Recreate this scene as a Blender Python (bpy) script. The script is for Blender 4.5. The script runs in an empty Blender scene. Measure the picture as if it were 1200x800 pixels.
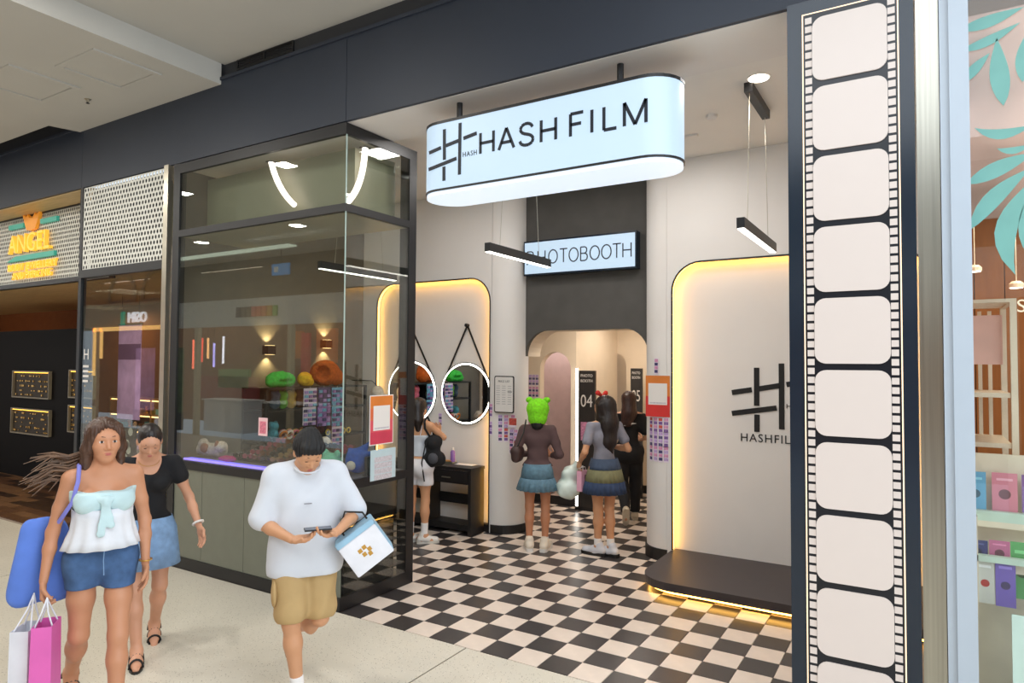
import bpy, bmesh, math, random
import numpy as np
from mathutils import Matrix, Vector
random.seed(7); np.random.seed(7)
SC = bpy.context.scene
COL = SC.collection
PI = math.pi

# ---------------------------------------------------------------- camera
CAM = np.array([4.001, -3.917, 1.992]); FPX = 788.56
ROT = np.array([[0.852, 0.523, 0.006], [0.012, -0.031, 0.999], [-0.523, 0.851, 0.033]])
for i in range(3):
    for j in range(i): ROT[i] -= ROT[i].dot(ROT[j]) * ROT[j]
    ROT[i] /= np.linalg.norm(ROT[i])
cd = bpy.data.cameras.new('camera'); cd.sensor_width = 36; cd.lens = FPX / 1200 * 36
cd.clip_start = .05; cd.clip_end = 100
cam = bpy.data.objects.new('camera', cd); COL.objects.link(cam)
m = Matrix.Identity(4)
for r in range(3):
    m[r][0] = ROT[0][r]; m[r][1] = ROT[1][r]; m[r][2] = -ROT[2][r]; m[r][3] = CAM[r]
cam.matrix_world = m
SC.camera = cam

# ---------------------------------------------------------------- world, lights, exposure
w = bpy.data.worlds.new('world'); SC.world = w; w.use_nodes = True
w.node_tree.nodes['Background'].inputs[0].default_value = (.80, .90, 1.0, 1)
w.node_tree.nodes['Background'].inputs[1].default_value = 1.0
SC.view_settings.view_transform = 'Standard'; SC.view_settings.look = 'None'
SC.view_settings.exposure = 0.0; SC.view_settings.gamma = 1

def area(name, loc, size, power, color=(1, 1, 1), direction=(0, 0, -1), size_y=None):
    l = bpy.data.lights.new(name, 'AREA'); l.energy = power; l.color = color
    l.shape = 'RECTANGLE'; l.size = size; l.size_y = size_y or size
    o = bpy.data.objects.new(name, l); COL.objects.link(o); o.location = loc
    o.rotation_euler = Vector(direction).to_track_quat('-Z', 'Y').to_euler()
    return o
def spot(name, loc, power, color, direction, angle=100, blend=.6, radius=.03):
    l = bpy.data.lights.new(name, 'SPOT'); l.energy = power; l.color = color
    l.spot_size = math.radians(angle); l.spot_blend = blend; l.shadow_soft_size = radius
    o = bpy.data.objects.new(name, l); COL.objects.link(o); o.location = loc
    o.rotation_euler = Vector(direction).to_track_quat('-Z', 'Y').to_euler()
    return o
# the mall: skylight over the wide part of the hall, softer lamps over the low bulkhead side
area('skylight', (4.6, -3.6, 4.78), 5.0, 230, (.86, .93, 1.0), size_y=4.6)
for (x, y, e) in ((-.6, -2.2, 40), (-.6, -4.8, 45), (-3.2, -2.0, 34), (-3.2, -4.4, 45), (-5.8, -2.2, 38), (-6.2, -4.8, 50), (-9.5, -2.4, 50), (-9.5, -5.0, 60), (-13.5, -3.6, 90), (-17.5, -3.6, 90)):
    area('hall_downlight', (x, y, 4.80 if x > -1.6 else 4.60), .22, e, (1.0, .965, .90))
# bluish area light added far to the right to brighten bulkhead face and column
area('added_daylight', (9.9, -3.7, 2.6), 6.5, 330, (.82, .91, 1.0), (-1, 0, .0), size_y=4.2)
# the shop: downlights in its ceiling
for (x, y) in ((.5, 1.0), (1.9, 1.0), (3.05, .85), (-.7, 1.5), (.7, 1.9), (2.1, 1.9)):
    area('shop_downlight', (x, y, 4.05), .3, 10.0, (1.0, .96, .92))
area('lobby_lamp', (.3, 3.9, 2.72), .5, 15, (1.0, .90, .78))
area('lobby_lamp', (.5, 5.2, 2.72), .5, 14, (1.0, .90, .78))
area('booth_lamp', (-.9, 5.1, 2.72), .4, 9, (1.0, .90, .84))
area('booth_lamp', (.2, 6.5, 2.72), .3, 6, (1.0, .90, .78))
area('jeweller_lamp', (-5.4, 1.2, 2.95), .6, 16, (1.0, .86, .62))
area('display_lamp', (-1.2, .42, 3.21), 1.2, 5, (1.0, .96, .92), size_y=.15)
area('angel_lamp', (-8.6, 2.5, 2.95), .8, 14, (1.0, .72, .42))
area('gift_shop_lamp', (5.0, 2.2, 3.6), 1.0, 48, (1.0, .84, .62))

# ---------------------------------------------------------------- pixel helpers (photo pixel + real plane -> world point)
def ray(x, y): return np.array([(x - 600) / FPX, -(y - 400) / FPX, 1.]) @ ROT
def onp(x, y, ax, v):
    d = ray(x, y); return CAM + (v - CAM[ax]) / d[ax] * d
def wy(x, y, Y): return onp(x, y, 1, Y)
def wx(x, y, X): return onp(x, y, 0, X)
def fl(x, y, Z=0.): return onp(x, y, 2, Z)

# ---------------------------------------------------------------- materials
def lin(c):
    return tuple(((v / 255) / 12.92 if v <= 10 else (((v / 255) + .055) / 1.055) ** 2.4) for v in c)
def mat(name, rgb, rough=.6, metal=0., emit=0., ecol=None, var=.06, scale=8., bump=0., spec=.5, stretch=None):
    M = bpy.data.materials.new(name); M.use_nodes = True
    nt = M.node_tree; b = nt.nodes['Principled BSDF']
    c = lin(rgb)
    b.inputs['Roughness'].default_value = rough; b.inputs['Metallic'].default_value = metal
    b.inputs['Specular IOR Level'].default_value = spec
    tc = nt.nodes.new('ShaderNodeTexCoord'); nz = nt.nodes.new('ShaderNodeTexNoise')
    nz.inputs['Scale'].default_value = scale; nz.inputs['Detail'].default_value = 4
    if stretch:
        mp = nt.nodes.new('ShaderNodeMapping'); mp.inputs['Scale'].default_value = stretch
        nt.links.new(tc.outputs['Object'], mp.inputs[0]); nt.links.new(mp.outputs[0], nz.inputs['Vector'])
    else: nt.links.new(tc.outputs['Object'], nz.inputs['Vector'])
    rp = nt.nodes.new('ShaderNodeValToRGB')
    rp.color_ramp.elements[0].position = .3; rp.color_ramp.elements[1].position = .7
    rp.color_ramp.elements[0].color = tuple(max(0, v * (1 - var)) for v in c) + (1,)
    rp.color_ramp.elements[1].color = tuple(min(1, v * (1 + var)) for v in c) + (1,)
    nt.links.new(nz.outputs['Fac'], rp.inputs[0]); nt.links.new(rp.outputs[0], b.inputs['Base Color'])
    if bump:
        bp = nt.nodes.new('ShaderNodeBump'); bp.inputs['Strength'].default_value = bump; bp.inputs['Distance'].default_value = .01
        nt.links.new(nz.outputs['Fac'], bp.inputs['Height']); nt.links.new(bp.outputs[0], b.inputs['Normal'])
    if emit:
        b.inputs['Emission Color'].default_value = (lin(ecol) if ecol else c) + (1,)
        b.inputs['Emission Strength'].default_value = emit
    return M
def glass_mat(name, tint, r0=.05, rough=0.):
    M = bpy.data.materials.new(name); M.use_nodes = True; nt = M.node_tree
    for n in list(nt.nodes): nt.nodes.remove(n)
    out = nt.nodes.new('ShaderNodeOutputMaterial'); mx = nt.nodes.new('ShaderNodeMixShader')
    tr = nt.nodes.new('ShaderNodeBsdfTransparent'); gl = nt.nodes.new('ShaderNodeBsdfGlossy')
    lw = nt.nodes.new('ShaderNodeLayerWeight'); pw = nt.nodes.new('ShaderNodeMath'); ma = nt.nodes.new('ShaderNodeMath')
    tr.inputs[0].default_value = tuple(tint) + (1,); gl.inputs['Roughness'].default_value = rough
    gl.inputs['Color'].default_value = (1, 1, 1, 1)
    lw.inputs[0].default_value = .5
    pw.operation = 'POWER'; pw.inputs[1].default_value = 5
    ma.operation = 'MULTIPLY_ADD'; ma.inputs[1].default_value = 1 - r0; ma.inputs[2].default_value = r0
    nt.links.new(lw.outputs['Facing'], pw.inputs[0]); nt.links.new(pw.outputs[0], ma.inputs[0])
    nt.links.new(ma.outputs[0], mx.inputs[0]); nt.links.new(tr.outputs[0], mx.inputs[1]); nt.links.new(gl.outputs[0], mx.inputs[2])
    nt.links.new(mx.outputs[0], out.inputs[0])
    return M
def terrazzo_mat():
    M = mat('terrazzo', (212, 205, 190), .28, var=.04, scale=1.5)
    nt = M.node_tree; b = nt.nodes['Principled BSDF']
    src = b.inputs['Base Color'].links[0].from_socket
    tc = nt.nodes.new('ShaderNodeTexCoord')
    for sc, thr, colr in ((55, .16, (120, 108, 92)), (38, .12, (238, 232, 220))):
        v = nt.nodes.new('ShaderNodeTexVoronoi'); v.inputs['Scale'].default_value = sc
        lt = nt.nodes.new('ShaderNodeMath'); lt.operation = 'LESS_THAN'; lt.inputs[1].default_value = thr
        mx = nt.nodes.new('ShaderNodeMix'); mx.data_type = 'RGBA'; mx.inputs[7].default_value = lin(colr) + (1,)
        nt.links.new(tc.outputs['Object'], v.inputs['Vector']); nt.links.new(v.outputs['Distance'], lt.inputs[0])
        nt.links.new(lt.outputs[0], mx.inputs[0]); nt.links.new(src, mx.inputs[6]); src = mx.outputs[2]
    nt.links.new(src, b.inputs['Base Color'])
    return M
def emis(name, rgb, s): return mat(name, rgb, .5, emit=s, var=.01)
def carpet_mat(): return mat('parquet', (70, 45, 30), .4, var=.4, scale=6)

BLACK = mat('black_metal', (18, 18, 21), .42)
BLACKP = mat('black_paint', (24, 23, 24), .5)
DARKP = mat('charcoal_plaster', (82, 80, 77), .8, var=.08, scale=5, bump=.05)
NAVY = mat('navy_fascia', (43, 50, 63), .5, var=.04, scale=3)
NAVYP = mat('navy_lacquer', (26, 38, 52), .2, var=.03)
WHITE = mat('white_wall_paint', (226, 222, 218), .7, var=.015, scale=3)
WARMW = mat('cream_wall_paint', (228, 212, 190), .7, var=.02)
CEILW = mat('white_ceiling_paint', (230, 227, 222), .8, var=.02, scale=2)
CEILG = mat('mall_ceiling_paint', (190, 187, 180), .8, var=.02, scale=2)
TAUPE = mat('taupe_wall_paint', (112, 104, 92), .7, var=.05)
TILE_L = mat('cream_tile', (226, 210, 196), .3, var=.05, scale=9)
TILE_D = mat('dark_tile', (58, 54, 54), .3, var=.10, scale=9)
GROUT = mat('grout', (150, 135, 122), .8)
TERR = terrazzo_mat()
JOINT = mat('joint_filler', (92, 82, 66), .7)
STEEL = mat('brushed_steel', (170, 168, 158), .28, .95, var=.15, scale=2, stretch=(30, 30, .5))
STEELC = mat('steel_strip', (190, 184, 168), .3, .9)
WHITEC = mat('white_column_enamel', (178, 190, 203), .35, var=.01)
GLASS = glass_mat('clear_glass', (.80, .83, .80), .075)
GLASSR = glass_mat('shop_glass', (.93, .95, .94), .035)
GLASSE = mat('glass_edge', (170, 190, 184), .15)
SPAN = mat('grey_green_spandrel_glass', (112, 116, 104), .12, var=.03)
SPANU = mat('olive_back_painted_board', (172, 168, 146), .4, var=.03)
MIRROR = mat('mirror_silver', (235, 238, 238), .02, 1.0, var=0)
SIGNW = mat('sign_face_lit', (150, 165, 178), .4, emit=.62, ecol=(200, 228, 252), var=.01)
SIGNB = mat('sign_underside_lit', (180, 190, 200), .4, emit=.80, ecol=(225, 240, 255), var=.01)
FILMW = mat('film_pane_lit', (190, 182, 178), .35, emit=.27, ecol=(232, 214, 202), var=.01)
FILME = mat('film_edge_lit', (240, 215, 185), .4, emit=.9, ecol=(255, 216, 170), var=.01)
LEDW = emis('led_white', (255, 250, 240), 6.0)
LEDY = emis('led_warm', (255, 190, 88), 11.0)
LEDWARM = emis('lamp_warm', (255, 214, 150), 5.0)
BULB = emis('downlight_lens', (255, 240, 220), 8.0)
PLATB = mat('platform_laminate', (58, 52, 54), .45, var=.04)
WOODS = mat('pale_wood_soffit', (196, 168, 118), .5, var=.12, scale=4, stretch=(1, 8, 8))

# ---------------------------------------------------------------- mesh helpers
class MB:
    def __init__(s): s.v = []; s.f = []; s.mi = []; s.cur = 0
    def add(s, vs, fs):
        o = len(s.v); s.v += [tuple(p) for p in vs]
        for q in fs: s.f.append(tuple(i + o for i in q)); s.mi.append(s.cur)
        return s
    def box(s, x0, x1, y0, y1, z0, z1):
        return s.add([(x0,y0,z0),(x1,y0,z0),(x1,y1,z0),(x0,y1,z0),(x0,y0,z1),(x1,y0,z1),(x1,y1,z1),(x0,y1,z1)],
                     [(0,3,2,1),(4,5,6,7),(0,1,5,4),(1,2,6,5),(2,3,7,6),(3,0,4,7)])
    def cbox(s, c, size, M=None):
        x, y, z = (v / 2 for v in size); o = len(s.v)
        s.box(-x, x, -y, y, -z, z)
        for i in range(o, len(s.v)):
            p = Vector(s.v[i])
            if M is not None: p = M @ p
            s.v[i] = (p[0] + c[0], p[1] + c[1], p[2] + c[2])
        return s
    def prism(s, poly, a, b, axis='z'):
        # poly: list of 2-D points (counter-clockwise); axis: extrusion axis; z:(x,y)  y:(x,z)  x:(y,z)
        n = len(poly)
        def P(q, t):
            if axis == 'z': return (q[0], q[1], t)
            if axis == 'y': return (q[0], t, q[1])
            return (t, q[0], q[1])
        vs = [P(q, a) for q in poly] + [P(q, b) for q in poly]
        fs = [tuple(range(n - 1, -1, -1)), tuple(range(n, 2 * n))] + [(i, (i + 1) % n, n + (i + 1) % n, n + i) for i in range(n)]
        if axis == 'y': fs = [tuple(reversed(q)) for q in fs]
        return s.add(vs, fs)
    def tube(s, pts, r, n=8, cap=True, closed=False):
        pts = [Vector(p) for p in pts]; N = len(pts); rr = r if isinstance(r, (list, tuple)) else [r] * N
        rings = []; up = None
        for i, p in enumerate(pts):
            if closed: d = pts[(i + 1) % N] - pts[i - 1]
            else: d = (pts[min(i + 1, N - 1)] - pts[max(i - 1, 0)])
            d = d.normalized() if d.length > 1e-9 else Vector((0, 0, 1))
            if up is None: up = d.orthogonal().normalized()
            else:
                up = up - up.dot(d) * d
                up = up.normalized() if up.length > 1e-6 else d.orthogonal().normalized()
            sd = d.cross(up)
            rings.append([p + (up * math.cos(2*PI*k/n) + sd * math.sin(2*PI*k/n)) * rr[i] for k in range(n)])
        vs = [q for rg in rings for q in rg]; fs = []
        for i in range(N if closed else N - 1):
            a, b = i * n, ((i + 1) % N) * n
            for k in range(n): fs.append((a + k, a + (k + 1) % n, b + (k + 1) % n, b + k))
        if cap and not closed:
            fs.append(tuple(range(n - 1, -1, -1))); fs.append(tuple(range((N - 1) * n, N * n)))
        return s.add(vs, fs)
    def lathe(s, prof, n=24, c=(0, 0, 0), axis='z'):
        vs = []; fs = []
        for (r, h) in prof:
            for k in range(n):
                a = 2*PI*k/n
                p = (r*math.cos(a), r*math.sin(a), h) if axis == 'z' else ((r*math.cos(a), h, r*math.sin(a)) if axis == 'y' else (h, r*math.cos(a), r*math.sin(a)))
                vs.append((p[0]+c[0], p[1]+c[1], p[2]+c[2]))
        for i in range(len(prof) - 1):
            for k in range(n): fs.append((i*n+k, i*n+(k+1)%n, (i+1)*n+(k+1)%n, (i+1)*n+k))
        fs.append(tuple(range(n-1, -1, -1))); fs.append(tuple(range((len(prof)-1)*n, len(prof)*n)))
        return s.add(vs, fs)
    def ball(s, c, r, n=12, m=8):
        r = (r, r, r) if not isinstance(r, (tuple, list)) else r
        vs = [(c[0], c[1], c[2] - r[2])]; fs = []
        for i in range(1, m):
            t = -PI/2 + PI*i/m
            for k in range(n):
                a = 2*PI*k/n; vs.append((c[0]+r[0]*math.cos(t)*math.cos(a), c[1]+r[1]*math.cos(t)*math.sin(a), c[2]+r[2]*math.sin(t)))
        vs.append((c[0], c[1], c[2] + r[2]))
        for k in range(n): fs.append((0, 1+(k+1)%n, 1+k))
        for i in range(m-2):
            for k in range(n): fs.append((1+i*n+k, 1+i*n+(k+1)%n, 1+(i+1)*n+(k+1)%n, 1+(i+1)*n+k))
        L = len(vs)-1
        for k in range(n): fs.append((L, 1+(m-2)*n+k, 1+(m-2)*n+(k+1)%n))
        return s.add(vs, fs)
    def torus(s, c, R, r, n=20, m=6, axis='z', sx=1, sy=1):
        pts = []
        for k in range(n):
            a = 2*PI*k/n; u, v = R*sx*math.cos(a), R*sy*math.sin(a)
            pts.append((c[0]+u, c[1]+v, c[2]) if axis == 'z' else ((c[0]+u, c[1], c[2]+v) if axis == 'y' else (c[0], c[1]+u, c[2]+v)))
        return s.tube(pts, r, m, closed=True)
    def xf(s, M):
        s.v = [tuple(M @ Vector(p)) for p in s.v]; return s
    def build(s, name, mats, parent=None, smooth=False, bevel=0., loc=None):
        me = bpy.data.meshes.new(name); me.from_pydata(s.v, [], s.f)
        mats = mats if isinstance(mats, (list, tuple)) else [mats]
        for q in mats: me.materials.append(q)
        if len(mats) > 1: me.polygons.foreach_set('material_index', s.mi)
        bm = bmesh.new(); bm.from_mesh(me); bmesh.ops.recalc_face_normals(bm, faces=bm.faces)
        if bevel:
            bmesh.ops.bevel(bm, geom=[e for e in bm.edges if e.calc_face_angle(0) > .6], offset=bevel, segments=2, affect='EDGES', clamp_overlap=True)
        bm.to_mesh(me); bm.free()
        if smooth:
            me.polygons.foreach_set('use_smooth', [True] * len(me.polygons))
            try: me.set_sharp_from_angle(angle=math.radians(45))
            except Exception: pass
        return link(name, me, parent, loc)
def link(name, me, parent=None, loc=None):
    o = bpy.data.objects.new(name, me); COL.objects.link(o)
    if parent is not None: o.parent = parent
    if loc is not None: o.location = loc
    return o
def empty(name, loc=(0, 0, 0), rz=0.):
    o = bpy.data.objects.new(name, None); COL.objects.link(o); o.location = loc; o.rotation_euler = (0, 0, rz); o.empty_display_size = .1
    return o
def tag(o, label, cat, group=None):
    o['label'] = label; o['category'] = cat
    if group: o['group'] = group
    return o
def thing(name, label, cat, loc=(0, 0, 0), rz=0., group=None): return tag(empty(name, loc, rz), label, cat, group)
def struct(o): o['kind'] = 'structure'; return o
def dup(root, loc=None, rz=None, label=None):
    r = root.copy(); COL.objects.link(r)
    if loc is not None: r.location = loc
    if rz is not None: r.rotation_euler = (0, 0, rz)
    if label: r['label'] = label
    for ch in root.children:
        c = ch.copy(); COL.objects.link(c); c.parent = r
        for g in ch.children:
            d = g.copy(); COL.objects.link(d); d.parent = c
    return r
def text(name, body, size, material, M, parent, depth=.004, spacing=1., width=None, align='CENTER'):
    cu = bpy.data.curves.new(name, 'FONT'); cu.body = body; cu.size = size; cu.extrude = depth / 2
    cu.space_character = spacing; cu.align_x = align; cu.align_y = 'CENTER'; cu.resolution_u = 3
    o = bpy.data.objects.new(name, cu); COL.objects.link(o)
    dg = bpy.context.evaluated_depsgraph_get(); dg.update()
    me = bpy.data.meshes.new_from_object(o.evaluated_get(dg)); bpy.data.objects.remove(o); bpy.data.curves.remove(cu)
    xs = [v.co.x for v in me.vertices]; sx = 1.
    if width and xs and max(xs) > min(xs): sx = width / (max(xs) - min(xs))
    me.transform(M @ Matrix.Diagonal((sx, 1, 1, 1))); me.materials.clear(); me.materials.append(material); me.name = name
    return link(name, me, parent)
# text lying in a vertical plane that faces -y, centred at (x, y, z)
def facing_front(x, y, z): return Matrix.Translation((x, y, z)) @ Matrix.Rotation(PI/2, 4, 'X')
def facing_back(x, y, z): return Matrix.Translation((x, y, z)) @ Matrix.Rotation(PI, 4, 'Z') @ Matrix.Rotation(PI/2, 4, 'X')
def arc(cx, cy, r, a0, a1, n=10):
    return [(cx + r*math.cos(math.radians(a0 + (a1-a0)*i/n)), cy + r*math.sin(math.radians(a0 + (a1-a0)*i/n))) for i in range(n+1)]
def rrect(x0, x1, z0, z1, r, n=6):
    return arc(x1-r, z1-r, r, 0, 90, n) + arc(x0+r, z1-r, r, 90, 180, n) + arc(x0+r, z0+r, r, 180, 270, n) + arc(x1-r, z0+r, r, 270, 360, n)

# ================================================================ SETTING
S = .225            # one checker tile
WF = 2.76           # front plane of the shop's inner wall
PB = 2.84           # back panels of the lit niches
ZC = 4.08           # shop ceiling

# ---- floor: grout bed, checker tiles, terrazzo slabs, dark parquet of the neighbour
floor = struct(MB().box(-24, 10, -7.3, 7.0, -.12, -.012).build('floor', GROUT))
def tile_mesh(name, m):
    g = .0022; b = .002
    me = MB().prism([(g, g), (S-g, g), (S-g, S-g), (g, S-g)], -.012, 0).build(name, m, None)
    d = me.data; bpy.data.objects.remove(me); return d
tl, td = tile_mesh('tile', TILE_L), tile_mesh('tile', TILE_D)
cand = []
for i in range(-11, 19):
    for j in range(0, 29):
        x, y = i*S, j*S
        if x < -.001 and y < .8 and j < 4: continue          # under the window box
        if y > 3.05 and not (-1.2 < x < 1.5): continue
        if x > 3.7 or x + S < -2.35: continue
        c = np.array([x+S/2, y+S/2, 0]) - CAM
        cand.append((float(c @ c), i, j))
cand.sort(); rest = []
for n, (_, i, j) in enumerate(cand):
    dark = (i + j) % 2 == 0
    if n < 300: link('tile', td if dark else tl, floor, (i*S, j*S, 0))
    else: rest.append((i*S, j*S, dark))
mb = MB()
for (x, y, dk) in rest:
    mb.cur = 1 if dk else 0; mb.box(x+.002, x+S-.002, y+.002, y+S-.002, -.012, 0)
o = mb.build('far_tiles', [TILE_L, TILE_D], floor); o['kind'] = 'stuff'
xs = [-24, -18.0, -13.2, -8.3, -3.285, 1.235, 6.0, 10]; ys = [-7.3, -5.0, -2.6, -.002]
for a in range(len(xs)-1):
    for b in range(len(ys)-1):
        MB().box(xs[a]+.006, xs[a+1]-.006, ys[b]+.004, ys[b+1]-.004, -.012, 0).build('terrazzo_slab', TERR, floor)
MB().box(-24, 10, -7.3, 0, -.0119, -.004).build('joint_filler', JOINT, floor)
PQ = [mat('parquet_brown', (88, 58, 38), .35, var=.3, scale=5), mat('parquet_dark', (52, 34, 24), .35, var=.3, scale=5), mat('parquet_tan', (112, 80, 54), .35, var=.3, scale=5)]
pm = []
for q in PQ:
    o = MB().box(.002, .598, .002, .148, -.012, .0).build('wood_plank', q); pm.append(o.data); bpy.data.objects.remove(o)
for j in range(15):
    for i in range(18):
        link('wood_plank', pm[random.randrange(3)], floor, (-13.6 + i*.6 + (j % 3)*.2, .06 + j*.15, 0))

# ---- ceilings
ceiling = struct(empty('ceiling'))
MB().box(-1.66, 10, -7.3, .04, 4.82, 4.92).build('high_ceiling_panel', CEILG, ceiling)
MB().prism([(-24, -7.3), (-1.66, -7.3), (-1.66, .0), (-4.25, .0), (-4.33, -.29), (-24, -.29)], 4.62, 4.90).build('bulkhead', CEILG, ceiling)
MB().box(-24, -4.2, -.29, .04, 4.86, 4.92).build('slot_cover', BLACKP, ceiling)
MB().box(-2.6, 4.1, .03, .58, 3.96, 4.3).build('shopfront_soffit', WHITE, ceiling)
MB().box(-2.6, 4.3, .585, 3.2, ZC, 4.3).build('shop_ceiling_panel', CEILW, ceiling)
MB().box(-2.6, 4.1, .575, .588, 3.965, ZC).build('shadow_gap', BLACKP, ceiling)
MB().box(-2.6, 2.2, 3.2, 7.0, 2.78, 2.9).build('lobby_ceiling_panel', WARMW, ceiling)
MB().box(-14.5, -2.6, .42, 3.5, 3.05, 3.2).build('neighbour_ceiling_panel', WOODS, ceiling)
MB().box(-14.5, -4.16, .031, .36, 3.95, 3.99).build('pale_wood_soffit', WOODS, ceiling)
MB().box(4.15, 10, .2, 4.2, 3.75, 3.9).build('gift_shop_ceiling_panel', mat('tan_ceiling', (170, 120, 76), .7), ceiling)
# access hatches in the bulkhead and the sprinkler head
def hatch(c, sx, sy, nm, label):
    h = thing(nm, label, 'hatch', (c[0], c[1], 4.62))
    mb = MB()
    t = .05
    for (x0, x1, y0, y1) in ((-sx, sx, -sy, -sy+t), (-sx, sx, sy-t, sy), (-sx, -sx+t, -sy+t, sy-t), (sx-t, sx, -sy+t, sy-t)): mb.box(x0, x1, y0, y1, -.014, -.0002)
    mb.build('hatch_frame', CEILG, h); MB().box(-sx+t+.008, sx-t-.008, -sy+t+.008, sy-t-.008, -.006, -.0002).build('hatch_panel', CEILG, h)
hatch((-2.25, -.72), .33, .30, 'access_hatch', 'white square access hatch in the bulkhead ceiling beside its lit edge')
hatch((-3.25, -.95), .36, .30, 'access_hatch', 'white access hatch in the bulkhead ceiling at far left')
p = fl(103, 116, 4.62); sp = thing('sprinkler_head', 'small sprinkler head under the bulkhead between the two hatches', 'sprinkler', (p[0], p[1], 4.62))
MB().lathe([(.03, -.001), (.03, -.006), (.012, -.01), (.012, -.03)], 12).build('body', STEELC, sp); MB().lathe([(.018, -.045), (.018, -.042), (.004, -.04), (.004, -.03)], 12).build('deflector', BLACK, sp)

# ---- fascia above the shop fronts
wf = struct(empty('wall_front'))
for (x0, x1) in ((-24, -4.185), (-4.18, -.012), (-.007, 4.06)):
    MB().box(x0, x1, 0, .03, 3.965, 4.66).build('fascia_panel', NAVY, wf)
MB().box(-24, 4.06, -.015, .03, 4.655, 4.685).build('fascia_ledge', NAVY, wf)
MB().box(-24, 4.06, .035, .05, 3.97, 4.90).build('slot_back', mat('slot_paint', (48, 49, 53), .6), wf)
MB().box(4.06, 10, .0, .05, 3.80, 4.86).build('gift_shop_fascia', NAVY, wf)
a0, a1 = wy(280, 80, .035), wy(343, 62, .035)
vt = thing('air_vent', 'long black air grille in the dark slot above the fascia', 'vent', ((a0[0]+a1[0])/2, .034, 4.765))
L = (a1[0]-a0[0])/2
mb = MB()
for (x0, x1, z0, z1) in ((-L-.02, L+.02, .035, .05), (-L-.02, L+.02, -.05, -.035), (-L-.02, -L, -.035, .035), (L, L+.02, -.035, .035), (-.012, .012, -.035, .035)): mb.box(x0, x1, -.012, 0, z0, z1)
mb.build('grille_frame', BLACK, vt)
for k in range(4): MB().box(-L, L, -.008, -.001, -.03+k*.017, -.024+k*.017).build('slat', BLACKP, vt)

# ---- inner walls of the photo shop
wb = struct(empty('wall_back'))
# left wall surface with a rounded-top niche (x from nl to nr), cut in the y plane
def niche_wall(x0, x1, z0, z1, nx0, nx1, nz1, r, y0, y1, zb=0.):
    """wall slab from x0..x1, z0..z1 with an arched opening nx0..nx1 up to nz1; returns MB"""
    mb = MB()
    L_ = arc(nx0+r, nz1-r, r, 180, 90, 8); R_ = arc(nx1-r, nz1-r, r, 90, 0, 8)
    if x0 < nx0: mb.prism([(x0, z0), (nx0, z0), (nx0, z1), (x0, z1)], y0, y1, 'y')
    if x1 > nx1: mb.prism([(nx1, z0), (x1, z0), (x1, z1), (nx1, z1)], y0, y1, 'y')
    pts = L_ + R_
    for i in range(len(pts)-1):
        a, b = pts[i], pts[i+1]
        mb.prism([a, b, (b[0], z1), (a[0], z1)], y0, y1, 'y')
    return mb
def edge_strip(nx0, nx1, nz1, r, y0, y1, t, zb, out=True):
    """a thin band that follows the edge of the niche"""
    mb = MB(); pts = [(nx0, zb)] + arc(nx0+r, nz1-r, r, 180, 90, 8) + arc(nx1-r, nz1-r, r, 90, 0, 8) + [(nx1, zb)]
    q = [(nx0+t, zb)] + arc(nx0+r, nz1-r, r-t, 180, 90, 8) + arc(nx1-r, nz1-r, r-t, 90, 0, 8) + [(nx1-t, zb)]
    for i in range(len(pts)-1): mb.prism([pts[i], pts[i+1], q[i+1], q[i]], y0, y1, 'y')
    return mb
NL0, NL1, NLZ = -2.22, -.40, 3.03      # left niche
NR0, NR1, NRZ = 1.80, 4.05, 3.03       # right niche
niche_wall(-2.46, -.385, 0, ZC, NL0, NL1, NLZ, .30, WF, PB-.005).build('left_wall_panel', WHITE, wb)
niche_wall(1.757, 4.14, 0, ZC, NR0, NR1, NRZ, .30, WF, PB-.005).build('right_wall_panel', WHITE, wb)
MB().box(-2.46, -.383, PB, PB+.1, 0, ZC).build('niche_panel', WHITE, wb)
MB().box(1.757, 4.14, PB, PB+.1, 0, ZC).build('niche_panel', WHITE, wb)
edge_strip(NL0, NL1, NLZ, .30, WF-.004, WF+.012, .016, 0).build('niche_edge', BLACK, wb)
edge_strip(NR0, NR1, NRZ, .30, WF-.004, WF+.012, .016, 0.127).build('niche_edge', BLACK, wb)
edge_strip(NL0+.002, NL1-.002, NLZ-.002, .298, WF+.014, WF+.045, .009, 0.02).build('niche_led', LEDY, wb)
edge_strip(NR0+.002, NR1-.002, NRZ-.002, .298, WF+.014, WF+.045, .009, 0.13).build('niche_led', LEDY, wb)
# rounded columns either side of the archway
XL, XR = -.085, 1.455
RC = .28
colL = [(-.38, WF), (XL-RC, WF)] + arc(XL-RC, WF+RC, RC, -90, 0, 10)[1:] + [(XL, WF+.36), (-.38, WF+.36)]
colR = [(XR, WF+.36), (XR, WF+RC)] + arc(XR+RC, WF+RC, RC, 180, 270, 10)[1:] + [(XR+RC+.02, WF), (XR+RC+.02, WF+.36)]
MB().prism(colL, 0, ZC).build('rounded_column', WHITE, wb, smooth=True)
MB().prism(colR, 0, ZC).build('rounded_column', WHITE, wb, smooth=True)
struct(MB().prism([(q[0]+(.012 if q[0] > -.37 else 0), q[1]-.012) for q in colL], 0, .10).build('baseboard_left', BLACKP))
struct(MB().prism([(q[0]-(.012 if q[0] < XR+.3 else 0), q[1]-.012) for q in colR], 0, .12).build('baseboard_right', BLACKP))
struct(MB().box(-2.46, -.40, WF+.012, PB-.001, 0, .09).build('baseboard_back', BLACKP))
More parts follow.
